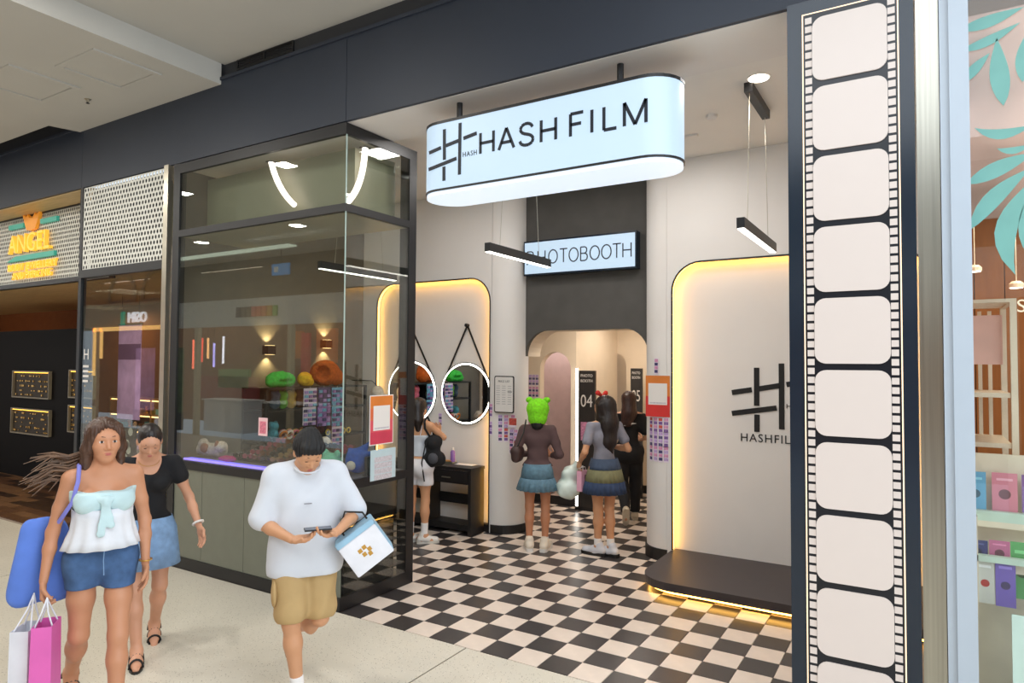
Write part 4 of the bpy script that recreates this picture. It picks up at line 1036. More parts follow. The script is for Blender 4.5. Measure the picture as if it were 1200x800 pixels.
q = at_rack(328, 445, 1.71); plush('plush_hat', 'bright green plush hat on top of the black rack', 'plush hat', q, [rc((0, -.10, .075), (0, .12, .075), .075, .075, .03), el((0, 0, .10), (.10, .15, .08), .03), el((.02, -.12, .05), (.06, .07, .05)), el((.09, .02, .07), (.05, .10, .02), .01, sub=True)], (60, 190, 70))
q = at_rack(357, 447, 1.71); plush('plush_hat', 'yellow plush hat on the rack between the green and the brown one', 'plush hat', q, [el((0, 0, .085), (.085, .085, .085)), el((.03, .05, .05), (.05, .05, .05)), el((.02, -.05, .09), (.04, .04, .07))], (236, 186, 40), fz=(.005, 80))
q = at_rack(381, 440, 1.71, -2.16); plush('plush_hat', 'big fuzzy orange-brown plush hood on the right end of the rack', 'plush hat', q, [el((0, 0, .155), (.14, .20, .155)), el((.02, .16, .10), (.09, .09, .10)), el((.10, -.12, .15), (.10, .08, .10), .02, sub=True)], (186, 92, 30))
plist = [(322, 478, 3, (70, 90, 110), 'blue-grey plush toy on the second rack shelf'), (331, 476, 3, (110, 180, 60), 'lime plush frog hat on the second rack shelf'), (341, 478, 3, (206, 160, 60), 'mustard plush toy on the second rack shelf'), (351, 480, 3, (150, 90, 50), 'brown plush bear on the second rack shelf'),
         (320, 505, 2, (90, 170, 190), 'aqua plush toy at the left of the third rack shelf'), (372, 480, 3, (200, 190, 180), 'cream plush toy behind the hanging cards'), (395, 482, 3, (220, 120, 150), 'pink plush rabbit at the right end of the second shelf'), (388, 512, 2, (236, 170, 180), 'pale pink plush hat on the third shelf right end'), (374, 515, 2, (120, 60, 60), 'maroon plush hat on the third shelf')]
for (px, py, sh_, c, lab) in plist:
    q = at_rack(px, py, ZS[sh_-0] if sh_ == 3 else ZS[sh_], -2.20)
    z = ZS[sh_-1] if sh_ == 3 else ZS[sh_-1]
    plush('plush_toy', lab, 'plush toy', (q[0], min(q[1], 2.33), ZS[sh_] + .001), [el((0, 0, .068), (.06, .056, .068)), el((.015, 0, .155), (.052, .052, .052)), el((.0, -.035, .19), (.02, .02, .028)), el((.0, .035, .19), (.02, .02, .028))], c, .012, (.004, 90), 'plush toys on the rack')
for k in range(5):
    y = 1.35 + .2*k
    plush('plush_toy', ['grey plush toy on the lowest rack shelf, nearest the window', 'peach plush toy on the lowest rack shelf, second from the window', 'violet plush toy in the middle of the lowest rack shelf', 'white plush toy on the lowest rack shelf, second from the far end', 'red plush toy on the lowest rack shelf, far end'][k], 'plush toy', (-2.22, y, ZS[0]+.001),
          [el((0, 0, .075), (.07, .075, .075)), el((.02, 0, .17), (.06, .06, .06))], [(120, 120, 130), (230, 170, 130), (150, 110, 180), (225, 220, 214), (190, 60, 60)][k], .016, (.004, 90), 'plush toys on the rack')
# keychain cards hung on the front of the rack
KC = [mat('card_lilac', (176, 150, 214), .4, var=.3, scale=50), mat('card_aqua', (110, 180, 214), .4, var=.3, scale=50), mat('card_mauve', (150, 112, 180), .4, var=.35, scale=50), mat('card_navy', (60, 60, 110), .4, var=.4, scale=50)]
rows = [(356, 372, 455, 475), (373, 388, 454, 475), (389, 403, 454, 474), (355, 371, 477, 497), (372, 388, 476, 498), (389, 403, 476, 498), (389, 402, 500, 521)]
for n_, (x0, x1, y0, y1) in enumerate(rows):
    A, B = wx(x0, y0, -2.03), wx(x1, y1, -2.03)
    t = thing('keychain_card', ['lilac keychain card, top left of the cards on the rack', 'navy keychain card, top middle of the cards on the rack', 'aqua keychain card, top right of the cards on the rack', 'pale lilac keychain card, left of the second row on the rack', 'mauve keychain card, middle of the second row on the rack', 'blue keychain card, right of the second row on the rack', 'single violet keychain card hanging lowest on the rack'][n_], 'card', (-2.036, (A[1]+B[1])/2, (A[2]+B[2])/2), PI/2, 'keychain cards on the rack')
    W, H = (B[1]-A[1])/2*.94, (A[2]-B[2])/2; MB().box(-W, W, 0, .004, -H, H).build('card', [STRIPC, KC[3], KC[1], STRIPC, KC[2], KC[1], STRIPC][n_], t)
    for r_ in range(4):
        for c_ in range(3): MB().box(-W+.01+c_*W*.65, -W+.01+c_*W*.65+W*.5, -.012, 0, H-.03-r_*H*.48-H*.3, H-.03-r_*H*.48).build('keychain', KC[(n_+r_+c_) % 4], t)
    MB().tube([(0, .002, H), (0, .012, H+.02)], .003, 5).build('hook', STEELC, t)
# white plush hanging at the right of the rack
q = wx(408, 487, -2.02)
t = plush('hanging_plush', 'white long-eared plush hat hanging at the right of the rack', 'plush hat', (-2.0, 2.56, 1.42), [el((0, 0, .18), (.08, .09, .10)), rc((0, -.05, .10), (.02, -.09, -.12), .04, .06), rc((0, .05, .10), (.0, .10, -.16), .04, .06)], (222, 210, 196), .014)
MB().tube([(0, 0, .27), (-.08, -.02, .34), (-.43, -.02, .34)], .006, 6).build('hook_arm', BLACK, t)
# scrunchies and hair clips on the rack shelf
for k in range(16):
    px, py = 331 + (k % 6)*7 + (k//6)*4, 507 + (k//6)*7
    q = wx(px, py, -2.12); c = [(224, 130, 50), (226, 214, 206), (214, 120, 130), (240, 190, 90), (40, 36, 40)][k % 5]
    t = MB().torus((0, 0, 0), .045, .014, 14, 6, 'x').xf(Matrix.Rotation(.35, 4, 'Y')).build('scrunchie', mat('scrunchie', c, .8), None, True, loc=(-2.12, q[1], ZS[2-1]+.062+.0*(k//6)))
    t.location = (-2.10 - .07*(k//6), q[1], ZS[2]+.058); tag(t, ['orange', 'cream', 'pink', 'yellow', 'black'][k % 5] + ' scrunchie, ' + ORD[k % 6] + ' from the left in the ' + ORD[k//6] + ' row on the rack', 'scrunchie', 'scrunchies on the rack')
# deck of the display box with its violet light strip
DZ = 1.03
dk = thing('display_deck', 'grey display deck inside the shop window with a violet light strip', 'display deck', (-1.2, .43, DZ-.045))
MB().box(-1.08, 1.15, -.37, .37, 0, .044).build('deck_board', mat('deck_grey', (120, 112, 120), .35), dk)
MB().box(-1.05, .15, -.35, -.325, .0445, .058).build('light_strip', emis('violet_light', (130, 110, 255), 3.0), dk)
MB().box(-1.05, 1.1, -.30, -.26, .0445, .056).build('light_strip', emis('violet_light', (120, 110, 255), 1.2), dk)
for x in (-1.0, 1.05): MB().box(x, x+.06, -.3, .3, -.975, 0).build('support', BLACK, dk)
MB().box(-.02, .03, -.3, .3, -.975, 0).build('support', BLACK, dk)
SUN = [mat('sunglass_black', (28, 24, 28), .12), mat('sunglass_brown', (120, 62, 34), .15), mat('sunglass_rose', (170, 70, 90), .15), mat('sunglass_gold', (190, 150, 90), .2, .5)]
def sunglass(m):
    mb = MB()
    for x in (-.035, .035):
        mb.torus((x, 0, .025), .026, .005, 10, 5, 'y', 1.05, .8); mb.lathe([(.022, -.002), (.022, .002)], 10, (x, 0, .025), 'y')
        mb.tube([(x*1.9, 0, .035), (x*1.9, .06, .036), (x*1.85, .13, .012)], .004, 5)
    mb.tube([(-.01, 0, .033), (.01, 0, .033)], .004, 5)
    o = mb.build('sunglasses', m); d = o.data; bpy.data.objects.remove(o); return d
sg = [sunglass(q_) for q_ in SUN]
for r_ in range(5): MB().box(-.62, .62, -.12+.10*r_, .37, .0441+.028*r_, .0441+.028*(r_+1)).build('display_step', BLACKP, dk)
n_ = 0
for r_ in range(5):
    for k in range(9):
        o = link('sunglasses', sg[(0, 1, 0, 2, 0, 3, 1)[(n_*3+r_) % 7]], None, (-1.2-.54+.135*k+random.uniform(-.008, .008), .43-.105+.10*r_, DZ+.028*(r_+1)+.0005)); o.rotation_euler = (0, 0, .45+random.uniform(-.12, .12)); o.scale = (.85, .5, .95); n_ += 1
        tag(o, 'sunglasses in the ' + ORD[r_] + ' row from the front, ' + ORD[k] + ' from the left', 'sunglasses', 'sunglasses on the display deck')
def ondk(px, py): q = fl(px, py, DZ); return (min(max(q[0], -2.18), -.12), min(max(q[1], .13), .70), DZ+.001)
q = ondk(240, 534); plush('plush_dog', 'white and brown plush dog lying at the left end of the deck', 'plush toy', q, [rc((-.14, 0, .07), (.12, .02, .07), .065, .07), el((.17, -.01, .11), (.07, .06, .06)), el((-.12, -.01, .13), (.05, .05, .05))], (216, 200, 186), .012, (.004, 90), extra=[('ear', [el((.16, -.05, .13), (.03, .02, .05)), el((-.04, -.05, .09), (.06, .03, .05))], (170, 110, 80))])
q = (-1.72, .19, DZ+.001); plush('plush_pouch', 'magenta plush pouch beside the white plush dog', 'pouch', q, [el((0, 0, .032), (.12, .05, .03))], (190, 40, 120), .012, (.003, 70))
q = ondk(340, 533); plush('shell_pouch', 'small white shell-shaped pouch above the sunglasses', 'pouch', (-1.0, .755, DZ+.141), [el((0, 0, .05), (.06, .04, .05)), el((.05, 0, .03), (.04, .03, .03)), el((-.05, 0, .03), (.04, .03, .03))], (222, 204, 190), .012, (.002, 70))
q = (-.62, .19, DZ+.001); plush('white_figurine', 'small white rabbit figurine at the front of the deck', 'figurine', q, [el((0, 0, .045), (.035, .03, .045)), el((0, 0, .11), (.03, .03, .03)), rc((-.012, 0, .13), (-.018, 0, .17), .01), rc((.012, 0, .13), (.018, 0, .17), .01)], (232, 228, 226), .009, (.001, 60))
q = ondk(388, 555); plush('mint_plush', 'mint green round plush behind the corner glass', 'plush toy', q, [el((0, 0, .09), (.10, .09, .09)), el((-.07, 0, .17), (.03, .03, .04)), el((.07, 0, .17), (.03, .03, .04))], (120, 206, 178), .012, (.003, 60), extra=[('eye', [el((.0, -.085, .10), (.018, .018, .018)), el((.06, -.07, .10), (.018, .018, .018))], (20, 20, 24))])
q = ondk(407, 553); plush('blue_plush', 'bright blue spiky plush in the corner of the display box', 'plush toy', (-.22, .40, DZ+.001), [el((0, 0, .11), (.11, .10, .11)), rc((.06, 0, .15), (.15, .03, .19), .05, .01), rc((.0, .05, .18), (.04, .1, .26), .05, .01), rc((-.06, 0, .16), (-.15, .05, .20), .05, .01)], (36, 92, 196), .012, (.003, 60), extra=[('muzzle', [el((.02, -.10, .08), (.05, .03, .04))], (230, 214, 196))])
q = wx(436, 566, -.15); plush('small_plush', 'little cream and brown plush at the foot of the side glass', 'plush toy', (-.13, .60, DZ+.001), [el((0, 0, .05), (.05, .07, .05)), el((0, .04, .10), (.04, .04, .04))], (226, 214, 190), .01, (.002, 60), extra=[('ear', [el((.0, .06, .14), (.02, .015, .025)), el((.0, .02, .14), (.02, .015, .025))], (150, 96, 56))])
q = wx(431, 560, -.06); t = thing('card_holder', 'black upright card holder beside the pale blue notice', 'holder', (-.055, wx(431, 556, -.055)[1], DZ+.001)); MB().box(-.015, .015, -.025, .025, 0, .16).build('body', BLACKP, t); MB().box(-.03, .03, -.035, .035, 0, .008).build('foot', BLACKP, t)
t = thing('headband', 'violet headband hoop standing on the deck behind the man', 'headband', ondk(375, 545)); MB().tube([(.07*math.cos(a), 0, .005+.13*math.sin(a)) for a in np.linspace(0, PI, 14)], .008, 6).build('hoop', mat('violet_band2', (170, 130, 200), .5), t, True); MB().prism([(-.02, 0), (.02, 0), (0, .05)], -.006, .006, 'y').xf(Matrix.Translation((.04, 0, .115))).build('cat_ear', mat('violet_band3', (150, 110, 190), .6), t)
for k in range(5):
    q = ondk(420+5*k, 512); t = MB().torus((0, 0, 0), .03, .009, 12, 6, 'x').build('yellow_ring_clip', mat('yellow_clip', (226, 196, 70), .5), None, True, loc=(-2.08, 1.80+.085*k, ZS[2]+.041)); tag(t, 'yellow ring clip on the rack shelf, ' + ORD[k] + ' from the left', 'hair clip', 'yellow clips on the rack')

# ================================================================ OPPOSITE SIDE OF THE HALL (seen in the glass)
YO = -7.2
op = struct(empty('wall_opposite'))
def opq(px, py): q = wy(px, py, -YO); return q[0], q[2]
BEIGE = mat('beige_fascia', (190, 176, 150), .6); OPD = mat('opposite_shop_dark', (60, 54, 48), .6); OPM = mat('opposite_shop_tan', (150, 104, 66), .6)
MB().box(-24, 10, YO-3.0, YO-2.9, 0, 4.9).build('back_wall', OPM, op)
MB().box(-14.2, 10, YO-.05, YO, 2.92, 3.62).build('white_fascia', mat('pale_fascia', (200, 202, 200), .6), op)
MB().box(-14.2, 10, YO-.05, YO, 3.62, 4.9).build('upper_fascia', mat('brown_fascia', (92, 82, 66), .7), op)
MB().box(-24, -14.2, YO-.05, YO, 2.95, 3.75).build('beige_fascia', BEIGE, op)
MB().box(-24, -14.2, YO-.05, YO, 3.75, 4.9).build('upper_fascia', OPM, op)
for x in (-14.25, -18.2, -12.95, -9.2, -5.0, 0, 5): MB().box(x-.07, x+.07, YO-.1, YO+.02, 0, 2.92).build('pilaster', BEIGE, op)
for x in (-16.7, -14.9):
    mb = MB(); pts_ = arc(x, 3.95, .75, 0, 180, 14); inn = arc(x, 3.95, .62, 0, 180, 14)
    for i in range(14): mb.prism([pts_[i], pts_[i+1], inn[i+1], inn[i]], YO, YO+.05, 'y')
    mb.box(x-.75, x-.62, YO, YO+.05, 3.8, 3.95).box(x+.62, x+.75, YO, YO+.05, 3.8, 3.95).box(x-.75, x+.75, YO, YO+.05, 3.76, 3.82); mb.build('arch_frame', NAVY, op)
x0, z0 = opq(142, 373); x1, _ = opq(172, 373)
os_ = thing('opposite_sign', 'white lit OSIM sign of the shop across the hall, mirrored in the jeweller glass', 'sign', ((x0+x1)/2, YO+.03, z0))
text('lettering', 'OSIM', .44, emis('sign_white', (240, 246, 255), 2.2), facing_back(abs(x1-x0)*.11, 0, 0), os_, .05, width=abs(x1-x0)*.70)
MB().box(-abs(x1-x0)*.5-.08, -abs(x1-x0)*.5+.14, -.03, .0, -.2, .2).build('emblem', emis('sign_teal', (40, 170, 140), 1.2), os_)
x0, z0 = opq(276, 366); x1, _ = opq(325, 366)
o2 = thing('opposite_sign', 'small multicoloured sign on the pale fascia across the hall', 'sign', ((x0+x1)/2, YO+.02, z0))
for k, c in enumerate(((90, 150, 60), (190, 140, 40), (200, 100, 50), (200, 80, 60), (200, 90, 90), (60, 50, 60), (70, 50, 60), (60, 40, 60))):
    W = abs(x1-x0)/8; MB().box(-abs(x1-x0)/2+W*k+.02-0, -abs(x1-x0)/2+W*(k+1)-.03, -.02, .02, -.13, .13).build('letter_block', mat('sign_colour', c, .5), o2).scale = (-1, 1, 1)
GLOW = emis('portal_glow', (255, 200, 120), 2.5)
for (a, b, c_, d_) in ((109, 384, 190, 385.5), (109, 385, 110.6, 440), (117, 385, 118.4, 420)):
    xa, za = opq(a, b); xb, zb = opq(c_, d_); MB().box(xa, xb, YO, YO+.04, zb, za).build('portal_light', GLOW, op)
nt_ = [((226, 398), (226, 432), (255, 120, 90)), ((231, 396), (231, 426), (255, 150, 60)), ((236, 396), (236, 424), (230, 80, 60)), ((243, 396), (243, 420), (255, 190, 120)), ((250, 402), (250, 430), (180, 170, 255)), ((261, 394), (261, 426), (240, 240, 255))]
for k, (a, b, c) in enumerate(nt_):
    x, za = wy(a[0], a[1], -YO+1.5)[[0, 2]]; _, zb = wy(b[0], b[1], -YO+1.5)[[0, 2]]
    t = thing('neon_tube', 'vertical ' + ['coral', 'orange', 'red', 'peach', 'lilac', 'white'][k] + ' neon tube glowing in the shop across the hall', 'neon tube', (x, YO-1.5, zb), group='neon tubes across the hall')
    MB().tube([(0, 0, 0), (0, 0, za-zb)], .03, 6).build('tube', emis('neon', c, 5), t); MB().tube([(0, 0, za-zb), (0, 0, 4.9-zb)], .006, 4).build('cable', BLACK, t)
for (px0, px1, y0, y1, c) in ((370, 392, 385, 425, (230, 120, 40)), (340, 352, 388, 420, (200, 120, 50)), (352, 360, 390, 440, (210, 70, 60)), (232, 300, 440, 470, (140, 70, 60)), (255, 290, 432, 455, (120, 150, 90))):
    x0, z0 = wy(px0, y0, -YO+2.5)[[0, 2]]; x1, z1 = wy(px1, y1, -YO+2.5)[[0, 2]]
    MB().box(x0, x1, YO-2.6, YO-2.5, z1, z0).build('display_panel', mat('display_colour', c, .5, emit=.25), op)
for k in range(4):
    x = -13.0 + 2.6*k; t = thing('opposite_counter', ['white counter', 'grey counter', 'wooden counter', 'tan counter'][k] + ' in the open shop across the hall', 'counter', (x, YO-1.2, 0))
    c_ = [WHITE, TAUPE, OPM, BEIGE][k]; MB().box(-.9, .9, -.3, .3, 0, .88).build('body', c_, t); MB().box(-.95, .95, -.35, .35, .88, .92).build('worktop', WHITE, t)
for x in (-16.5, -15.0):
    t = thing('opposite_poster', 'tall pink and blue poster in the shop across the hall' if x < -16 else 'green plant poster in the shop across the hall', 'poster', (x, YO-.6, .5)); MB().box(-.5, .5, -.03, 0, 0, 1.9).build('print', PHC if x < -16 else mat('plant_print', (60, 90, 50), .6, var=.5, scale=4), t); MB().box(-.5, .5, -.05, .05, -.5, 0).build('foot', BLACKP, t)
x, z = opq(360, 320); t = thing('direction_sign', 'small blue hanging direction sign across the hall', 'sign', (x, -6.4, z)); MB().box(-.28, .28, -.03, .03, -.13, .13).build('panel', emis('sign_blue', (40, 120, 180), 1.0), t)
MB().tube([(0, 0, .13), (0, 0, 4.62-z)], .01, 6).build('rod', BLACK, t); MB().box(-.2, -.06, .03, .034, -.06, .06).build('pictogram', WHITE, t)
t = thing('cove_light', 'long pale ceiling cove light across the hall', 'light', (-10.2, -6.2, 4.62)); MB().box(-2.2, 2.2, -.12, .12, -.03, -.001).build('diffuser', emis('cove_glow', (225, 240, 220), 2.0), t); MB().box(-2.25, 2.25, -.15, -.12, -.05, -.001).build('lip', CEILG, t)
area('opposite_lamp', (-11.5, YO-1.2, 4.4), 2.5, 60, (1, .85, .65))
area('opposite_lamp', (-16.5, YO-1.2, 4.4), 2.5, 60, (1, .85, .7))
area('opposite_lamp', (-4, YO-1.2, 4.4), 2.5, 50, (1, .9, .8))

# ================================================================ PEOPLE
SKIN_A = mat('skin_tan', (196, 138, 104), .5, var=.05, scale=6); SKIN_B = mat('skin_fair', (206, 152, 122), .5, var=.05, scale=6); SKIN_C = mat('skin_golden', (204, 150, 112), .5, var=.05, scale=6); SKIN_D = mat('skin_warm', (190, 130, 96), .5, var=.05, scale=6)
HAIR_BR = mat('hair_brown', (74, 48, 34), .45, var=.3, scale=30); HAIR_DK = mat('hair_dark', (30, 20, 18), .4, var=.3, scale=30); HAIR_RD = mat('hair_dark_reddish', (52, 26, 20), .4, var=.3, scale=30); HAIR_BL = mat('hair_black', (13, 12, 14), .65, var=.3, scale=30)
EYEW = mat('eye_white', (225, 218, 212), .3); EYED = mat('iris_dark', (40, 26, 20), .2); LIPS = mat('lip_pink', (184, 104, 94), .45); BROW = mat('eyebrow_brown', (52, 34, 26), .7)
DEN = mat('blue_denim', (66, 96, 138), .85, var=.2, scale=18, bump=.2); DENL = mat('light_denim', (120, 152, 190), .85, var=.18, scale=18, bump=.2); DENG = mat('grey_blue_denim', (92, 124, 142), .85, var=.18, scale=25, bump=.2)
WTEE = mat('white_cotton', (208, 212, 220), .8, var=.02, bump=.05); BTEE = mat('black_cotton', (18, 18, 22), .85); TAN = mat('tan_canvas', (182, 152, 104), .85, var=.06, bump=.1); SOCK = mat('white_sock', (232, 228, 226), .9); SNK = mat('white_sneaker', (222, 218, 212), .6, var=.05); SOLE = mat('sneaker_sole', (205, 200, 190), .7)
AQUA = mat('pale_aqua_cloth', (196, 222, 226), .8, var=.05, scale=10); PALE = mat('ruffled_white_cloth', (224, 226, 232), .85, var=.04, scale=16)
V3 = lambda *a: np.array(a, float)
def unit(v): v = np.array(v, float); return v/np.linalg.norm(v)
def limb_dir(a, b): return unit(np.array(b)-np.array(a))
def hand(wr, d, n, th, curl=.5, sz=1.):
    """wrist point, finger direction d, palm normal n, th: +1/-1 side of the thumb along d x n"""
    d = unit(d); n = unit(n - np.dot(n, d)*d); s = np.cross(d, n)*th; P_ = []
    P_.append(rc(wr, wr+d*.035*sz+s*.0, .021*sz, .026*sz, .012, .62, n))
    P_.append(rc(wr+d*.03*sz+s*.016*sz, wr+d*.082*sz+s*.022*sz, .020*sz, .016*sz, .012, .7, n)); P_.append(rc(wr+d*.03*sz-s*.014*sz, wr+d*.078*sz-s*.024*sz, .020*sz, .015*sz, .012, .7, n))
    for k, (off, ln) in enumerate(((.030, .070), (.010, .078), (-.010, .072), (-.029, .056))):
        b = wr + d*(.083 - .004*abs(k-1))*sz + s*off*sz; dirv = d; ang = 0; p = b; r_ = .0088*sz
        for j, fr_ in enumerate((.42, .32, .26)):
            ang += curl*(.55 if j == 0 else .75)
            v = d*math.cos(ang) + n*math.sin(ang) + s*off*1.2*(1-curl)
            q = p + unit(v)*ln*fr_*sz; P_.append(rc(p, q, r_, r_*.9, .004)); p = q; r_ *= .9
    b = wr + d*.022*sz + s*.022*sz; v1 = unit(d*.62+s*.75+n*.25); p1 = b+v1*.035*sz; v2 = unit(d*.9+s*.35+n*(.25+.4*curl)); p2 = p1+v2*.03*sz; p3 = p2+unit(v2+n*.3*curl)*.024*sz
    P_ += [rc(b, p1, .013*sz, .0105*sz, .010), rc(p1, p2, .0105*sz, .0095*sz, .004), rc(p2, p3, .0095*sz, .008*sz, .004)]
    for q in P_: q['tag'] = 'hand'
    return P_
class Person:
    def __init__(s, label, root, f, H, skin, female=True, group=None, build=.88, **J):
        s.H = H; k = H/1.65; s.k = k; s.fem = female; s.b = build
        s.o = thing('person', label, 'person', (root[0], root[1], 0), math.atan2(-f[0], f[1]), group)
        d = dict(pel=V3(0, 0, .90), wai=V3(0, .005, 1.06), che=V3(0, .0, 1.24), nek=V3(0, -.012, 1.375), hed=V3(0, .018, 1.525),
                 shR=V3(.158, -.01, 1.335), elR=V3(.215, -.03, 1.07), wrR=V3(.235, .03, .84), hpR=V3(.085, 0, .87), knR=V3(.09, .015, .475), anR=V3(.088, -.02, .085),
                 yaw=0., pitch=0., roll=0., tR=0., tL=0., pR=0., pL=0.)
        for q in ('sh', 'el', 'wr', 'hp', 'kn', 'an'): d[q+'L'] = d[q+'R']*V3(-1, 1, 1)
        d.update({a: (np.array(v, float) if isinstance(v, (tuple, list)) else v) for a, v in J.items()})
        for a in d:
            if isinstance(d[a], np.ndarray): d[a] = d[a]*k
        s.J = d; s.skin = skin; s.hands = []
        y, p, r = math.radians(d['yaw']), math.radians(d['pitch']), math.radians(d['roll'])
        M = Matrix.Rotation(y, 3, 'Z') @ Matrix.Rotation(p, 3, 'X') @ Matrix.Rotation(r, 3, 'Y')
        s.HM = np.array(M)           # columns: head right, forward, up
        s.prims = []; s._body()
    def hp(s, v): return s.J['hed'] + s.HM @ (np.array(v, float)*s.k)
    def hel(s, c, sz, k=.02, tag_='head', sub=False): return el(s.hp(c), np.array(sz)*s.k, k, s.HM.T, tag_, sub)
    def _body(s):
        J, k, P_ = s.J, s.k, []
        m_ = s.b; ux = unit(J['shR']-J['shL']); hx = unit(J['hpR']-J['hpL']); F = V3(0, 1, 0)
        W = .105 if s.fem else .112
        P_ += [rc(J['pel']+hx*.072*k, J['pel']-hx*.072*k, .108*k*m_, None, .05, .86, F, 'torso'),
               rc(J['pel'], J['wai'], .118*k*m_, W*k*m_*.98, .05, .78, F, 'torso'), rc(J['wai'], J['che'], W*k*m_, .118*k*m_, .05, .76, F, 'torso'),
               rc(J['che']+ux*.062*k, J['che']-ux*.062*k, .100*k*m_, None, .05, .80, F, 'torso'),
               rc(J['shR']*.92+J['nek']*.08, J['nek'], .050*k*m_, .055*k, .05, .95, F, 'torso'), rc(J['shL']*.92+J['nek']*.08, J['nek'], .050*k*m_, .055*k, .05, .95, F, 'torso')]
        if s.fem: P_ += [el(J['che']+ux*.066*k+V3(0, .072*k, -.02*k), V3(.058, .055, .058)*k, .03, None, 'torso'), el(J['che']-ux*.066*k+V3(0, .072*k, -.02*k), V3(.058, .055, .058)*k, .03, None, 'torso')]
        P_ += [el(J['pel']+hx*.06*k+V3(0, -.06*k, -.04*k), V3(.082, .078, .085)*k, .05, None, 'torso'), el(J['pel']-hx*.06*k+V3(0, -.06*k, -.04*k), V3(.082, .078, .085)*k, .05, None, 'torso')]
        P_ += [rc(J['nek']-V3(0, 0, .02*k), s.hp((0, -.02, -.07)), .054*k, .047*k, .03, None, F, 'neck')]
        for S_ in 'RL':
            sh_, e, wr, hp_, kn, an = (J[q+S_] for q in ('sh', 'el', 'wr', 'hp', 'kn', 'an')); mm = m_*.96 if s.fem else m_*1.08
            P_ += [rc(sh_, sh_*.45+e*.55, .049*k*mm, .043*k*mm, .03, None, F, 'arm'), rc(sh_*.45+e*.55, e, .043*k*mm, .037*k*mm, .02, None, F, 'arm'),
                   rc(e, e*.65+wr*.35, .038*k*mm, .037*k*mm, .02, None, F, 'fore'), rc(e*.65+wr*.35, wr, .037*k*mm, .0245*k*mm, .02, None, F, 'fore')]
            P_ += [rc(hp_, hp_*.5+kn*.5, .090*k*m_, .073*k*m_, .04, None, F, 'thigh'), rc(hp_*.5+kn*.5, kn, .073*k*m_, .054*k*m_, .03, None, F, 'thigh'),
                   rc(kn, kn*.68+an*.32, .052*k*m_, .053*k*m_, .03, None, F, 'calf'), rc(kn*.68+an*.32, an, .053*k*m_, .033*k, .03, None, F, 'calf'),
                   el(kn*.72+an*.28+V3(0, -.022*k, 0), V3(.042, .042, .09)*k, .03, None, 'calf')]
            t = math.radians(J['t'+S_]); pt = math.radians(J['p'+S_]); fd = V3(-math.sin(t)*math.cos(pt), math.cos(t)*math.cos(pt), math.sin(pt)); up = V3(math.sin(t)*math.sin(pt), -math.cos(t)*math.sin(pt), math.cos(pt))
            s.__dict__['foot'+S_] = (an, fd, up)
            hl, ml, te = an - fd*.035*k - up*.045*k, an + fd*.075*k - up*.050*k, an+fd*.155*k-up*.062*k
            P_ += [rc(an, hl, .034*k, .034*k, .02, None, F, 'foot'), rc(hl, ml, .034*k, .032*k, .02, None, F, 'foot'), rc(ml, te, .036*k, .022*k, .02, .8, up, 'foot'), rc(an, ml, .034*k, .030*k, .03, None, F, 'foot')]
        h = s.hel
        s.prims = P_
        s.head = [h((0, -.012, .028), (.074, .092, .090), .03), h((0, .024, -.045), (.051, .060, .062), .04), h((0, .052, -.088), (.026, .024, .022), .035), h((.036, .048, -.018), (.026, .026, .022), .03), h((-.036, .048, -.018), (.026, .026, .022), .03),
                  h((0, .070, .028), (.045, .018, .022), .03), h((.031, .097, .006), (.019, .014, .011), .012, 'head', True), h((-.031, .097, .006), (.019, .014, .011), .012, 'head', True),
                  rc(s.hp((0, .082, .004)), s.hp((0, .101, -.028)), .007*k, .0095*k, .012, None, (0, 1, 0), 'head'), h((.011, .090, -.034), (.009, .009, .007), .006), h((-.011, .090, -.034), (.009, .009, .007), .006),
                  h((0, .082, -.060), (.021, .010, .0065), .006), h((0, .079, -.071), (.018, .010, .0065), .006),
                  h((.074, -.010, -.005), (.010, .020, .030), .008), h((-.074, -.010, -.005), (.010, .020, .030), .008)]
    def add_hand(s, S_, d, n, th, curl=.5): 
        P_ = hand(s.J['wr'+S_], np.array(d, float), np.array(n, float), th, curl, s.k*(1.0 if s.fem else 1.06)); s.hands.append((S_, P_)); return P_
    def finish_body(s, h=.0095, hh=.005, hf=.004):
        allp = s.prims + s.head + [q for _, P_ in s.hands for q in P_]
        lo, hi = pbounds(s.prims + s.head, .02); boxes = [(s.J['hed']-V3(.13, .14, .135)*s.k, s.J['hed']+V3(.13, .15, .15)*s.k, hh)]
        for S_, P_ in s.hands: l, u = pbounds(P_, .012); boxes.append((l, u, hf)); lo = np.minimum(lo, l); hi = np.maximum(hi, u)
        F, lo = field(allp, lo, hi, h); V, Q = surfnet(F, lo, h); C_ = V[Q].mean(1); keep = np.ones(len(Q), bool); parts = []
        for (l, u, g) in boxes:
            keep &= ~(((C_ > l+h*1.2) & (C_ < u-h*1.2)).all(1))
            F2, l2 = field(allp, l, u, g); parts.append(surfnet(F2, l2, g))
        s.body = mesh_from('body', [(V, Q[keep])]+parts, s.skin, s.o); return s.body
